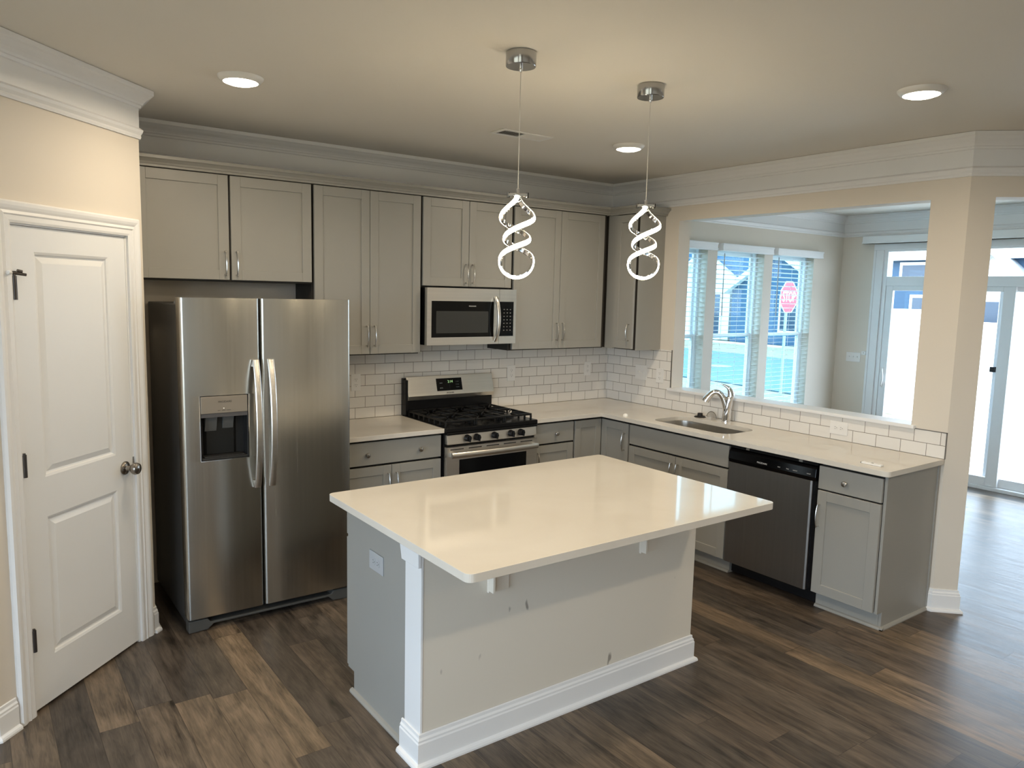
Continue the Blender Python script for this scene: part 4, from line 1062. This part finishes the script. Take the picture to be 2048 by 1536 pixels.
# stop sign
sg = thing('stop_sign', (11.15, 5.80, GZ), 'red octagonal stop sign on a pole seen through the right blind', 'sign')
obj('pole', MB().tube([(11.15, 5.80, GZ), (11.26, 5.87, 2.22)], .034, 10), simple('galvanised_pole', (.30, .33, .36), .5, .5), sg)
SC_ = Vector((11.26, 5.87, 1.87)); ang = math.radians(-57)
vd = Vector((-.832, -.555, 0)).normalized()            # towards the house
nrm = (Matrix.Rotation(math.radians(60), 3, 'Z') @ vd)
rt = Vector((0, 0, 1)).cross(nrm).normalized()
def FS(u, d, z):
    p = SC_ + rt*u + nrm*(d+.045) + Vector((0, 0, z)); return (p.x, p.y, p.z)
def octo(r): return [(r*math.cos(PI/8+PI/4*k), r*math.sin(PI/8+PI/4*k)) for k in range(8)]
face = obj('sign_plate', MB(FS).prism(octo(.40), 0, .004, axis=1), simple('sign_white', (.8, .8, .8), .5), sg)
obj('red_face', MB(FS).prism(octo(.375), .004, .006, axis=1), simple('sign_red', (.62, .055, .075), .4), face)
text('STOP', .34, FS, 0, .008, -.005, simple('sign_letter_white', (.85, .85, .85), .5), face, sx=.70)

def house(name, x, y0, y1, h, mat, label, gables=(), wins=(), depth=8, roof_h=2.0, facing=-1):
    """a house whose front wall stands at x and faces -x."""
    t = thing(name, (x, (y0+y1)/2, GZ), label, 'house')
    obj('wall', MB().box(x, x+depth, y0, y1, GZ, h), mat, t)
    mb = MB(); mb.prism([(x-.35, h), (x+depth/2, h+roof_h), (x+depth+.35, h)], y0-.3, y1+.3, axis=1)
    r = obj('roof', mb, ROOF, t)
    obj('fascia', MB().box(x-.40, x-.33, y0-.3, y1+.3, h-.12, h+.10), SIDW, t)
    for (ya, yb, zb_, zp, gm, dx) in gables:
        ym = (ya+yb)/2
        mb = MB(); mb.prism([(ya, GZ), (yb, GZ), (yb, zb_), (ym, zp), (ya, zb_)], x-dx, x+1, axis=0); g = obj('gable', mb, gm, t)
        mb = MB()
        for s in (-1, 1):
            yo = ym + s*((yb-ya)/2+.35); zo = zb_ - .35*(zp-zb_)/((yb-ya)/2)
            mb.prism([(ym, zp), (ym, zp+.28), (yo, zo+.28), (yo, zo)], x-dx-.35, x+1, axis=0)
        obj('gable_roof', mb, SIDW, t)
    for (ya, yb, za, zb_, dx) in wins:
        f = obj('window', MB().box(x-dx-.06, x-dx+.02, ya-.12, yb+.12, za-.12, zb_+.12), SIDW, t)
        obj('pane', MB().box(x-dx-.075, x-dx-.05, ya, yb, za, zb_), WGL, f)
    return t
house('house', 29.5, 14.6, 25.5, 5.2, SIDB, 'dark blue house with white gables across the street',
      gables=[(15.0, 20.4, 2.25, 4.0, SIDB, 1.6), (21.0, 25.2, 2.4, 3.9, SIDW, 1.0)],
      wins=[(18.4, 19.2, -.2, 2.0, 1.6), (21.6, 22.2, -.3, 2.0, 1.0), (22.8, 23.6, .4, 2.0, 1.0), (16.3, 17.4, .3, 1.9, 1.6)])
house('house', 26.5, 6.2, 11.4, 3.6, SIDB, 'blue house behind the left half of the fence', gables=[(6.0, 8.6, 2.3, 3.6, SIDW, .6)],
      wins=[(9.9, 10.9, 2.6, 3.3, 0), (9.4, 10.4, .9, 2.0, 0), (7.0, 8.0, .6, 1.9, .6)])
house('house', 24.5, .8, 5.2, 5.6, SIDG, 'grey blue house seen past the door stile', wins=[(4.2, 4.8, 1.0, 1.9, 0), (4.3, 4.9, 2.4, 3.1, 0)])
# white fence in the yard
def fence(y0, y1, x, top, label):
    t = thing('yard_fence', (x, (y0+y1)/2, GZ), label, 'fence')
    mb = MB(); y = y0
    while y < y1 - .01:
        mb.box(x-.015, x+.015, y+.003, min(y+.15, y1)-.003, GZ+.05, top-.08); y += .15
    obj('boards', mb, FENCE, t)
    obj('rail', MB().box(x-.04, x+.04, y0, y1, top-.12, top-.02), FENCE, t); obj('rail', MB().box(x-.04, x+.04, y0, y1, GZ+.08, GZ+.2), FENCE, t)
    y = y0
    while y <= y1 + .01:
        p = obj('post', MB().box(x-.065, x+.065, y-.065, y+.065, GZ, top), FENCE, t, bevel=.01)
        obj('post_cap', MB().loft([[(x-.08, y-.08, top), (x+.08, y-.08, top), (x+.08, y+.08, top), (x-.08, y+.08, top)], [(x-.01, y-.01, top+.06), (x+.01, y-.01, top+.06), (x+.01, y+.01, top+.06), (x-.01, y+.01, top+.06)]]), FENCE, p)
        y += (y1-y0)/max(1, round((y1-y0)/2.0))
fence(1.9, 3.9, 10.6, 1.70, 'white vinyl yard fence, taller section behind the left glass')
fence(-6.1, 1.72, 10.6, 1.50, 'white vinyl yard fence, lower section behind the right glass')
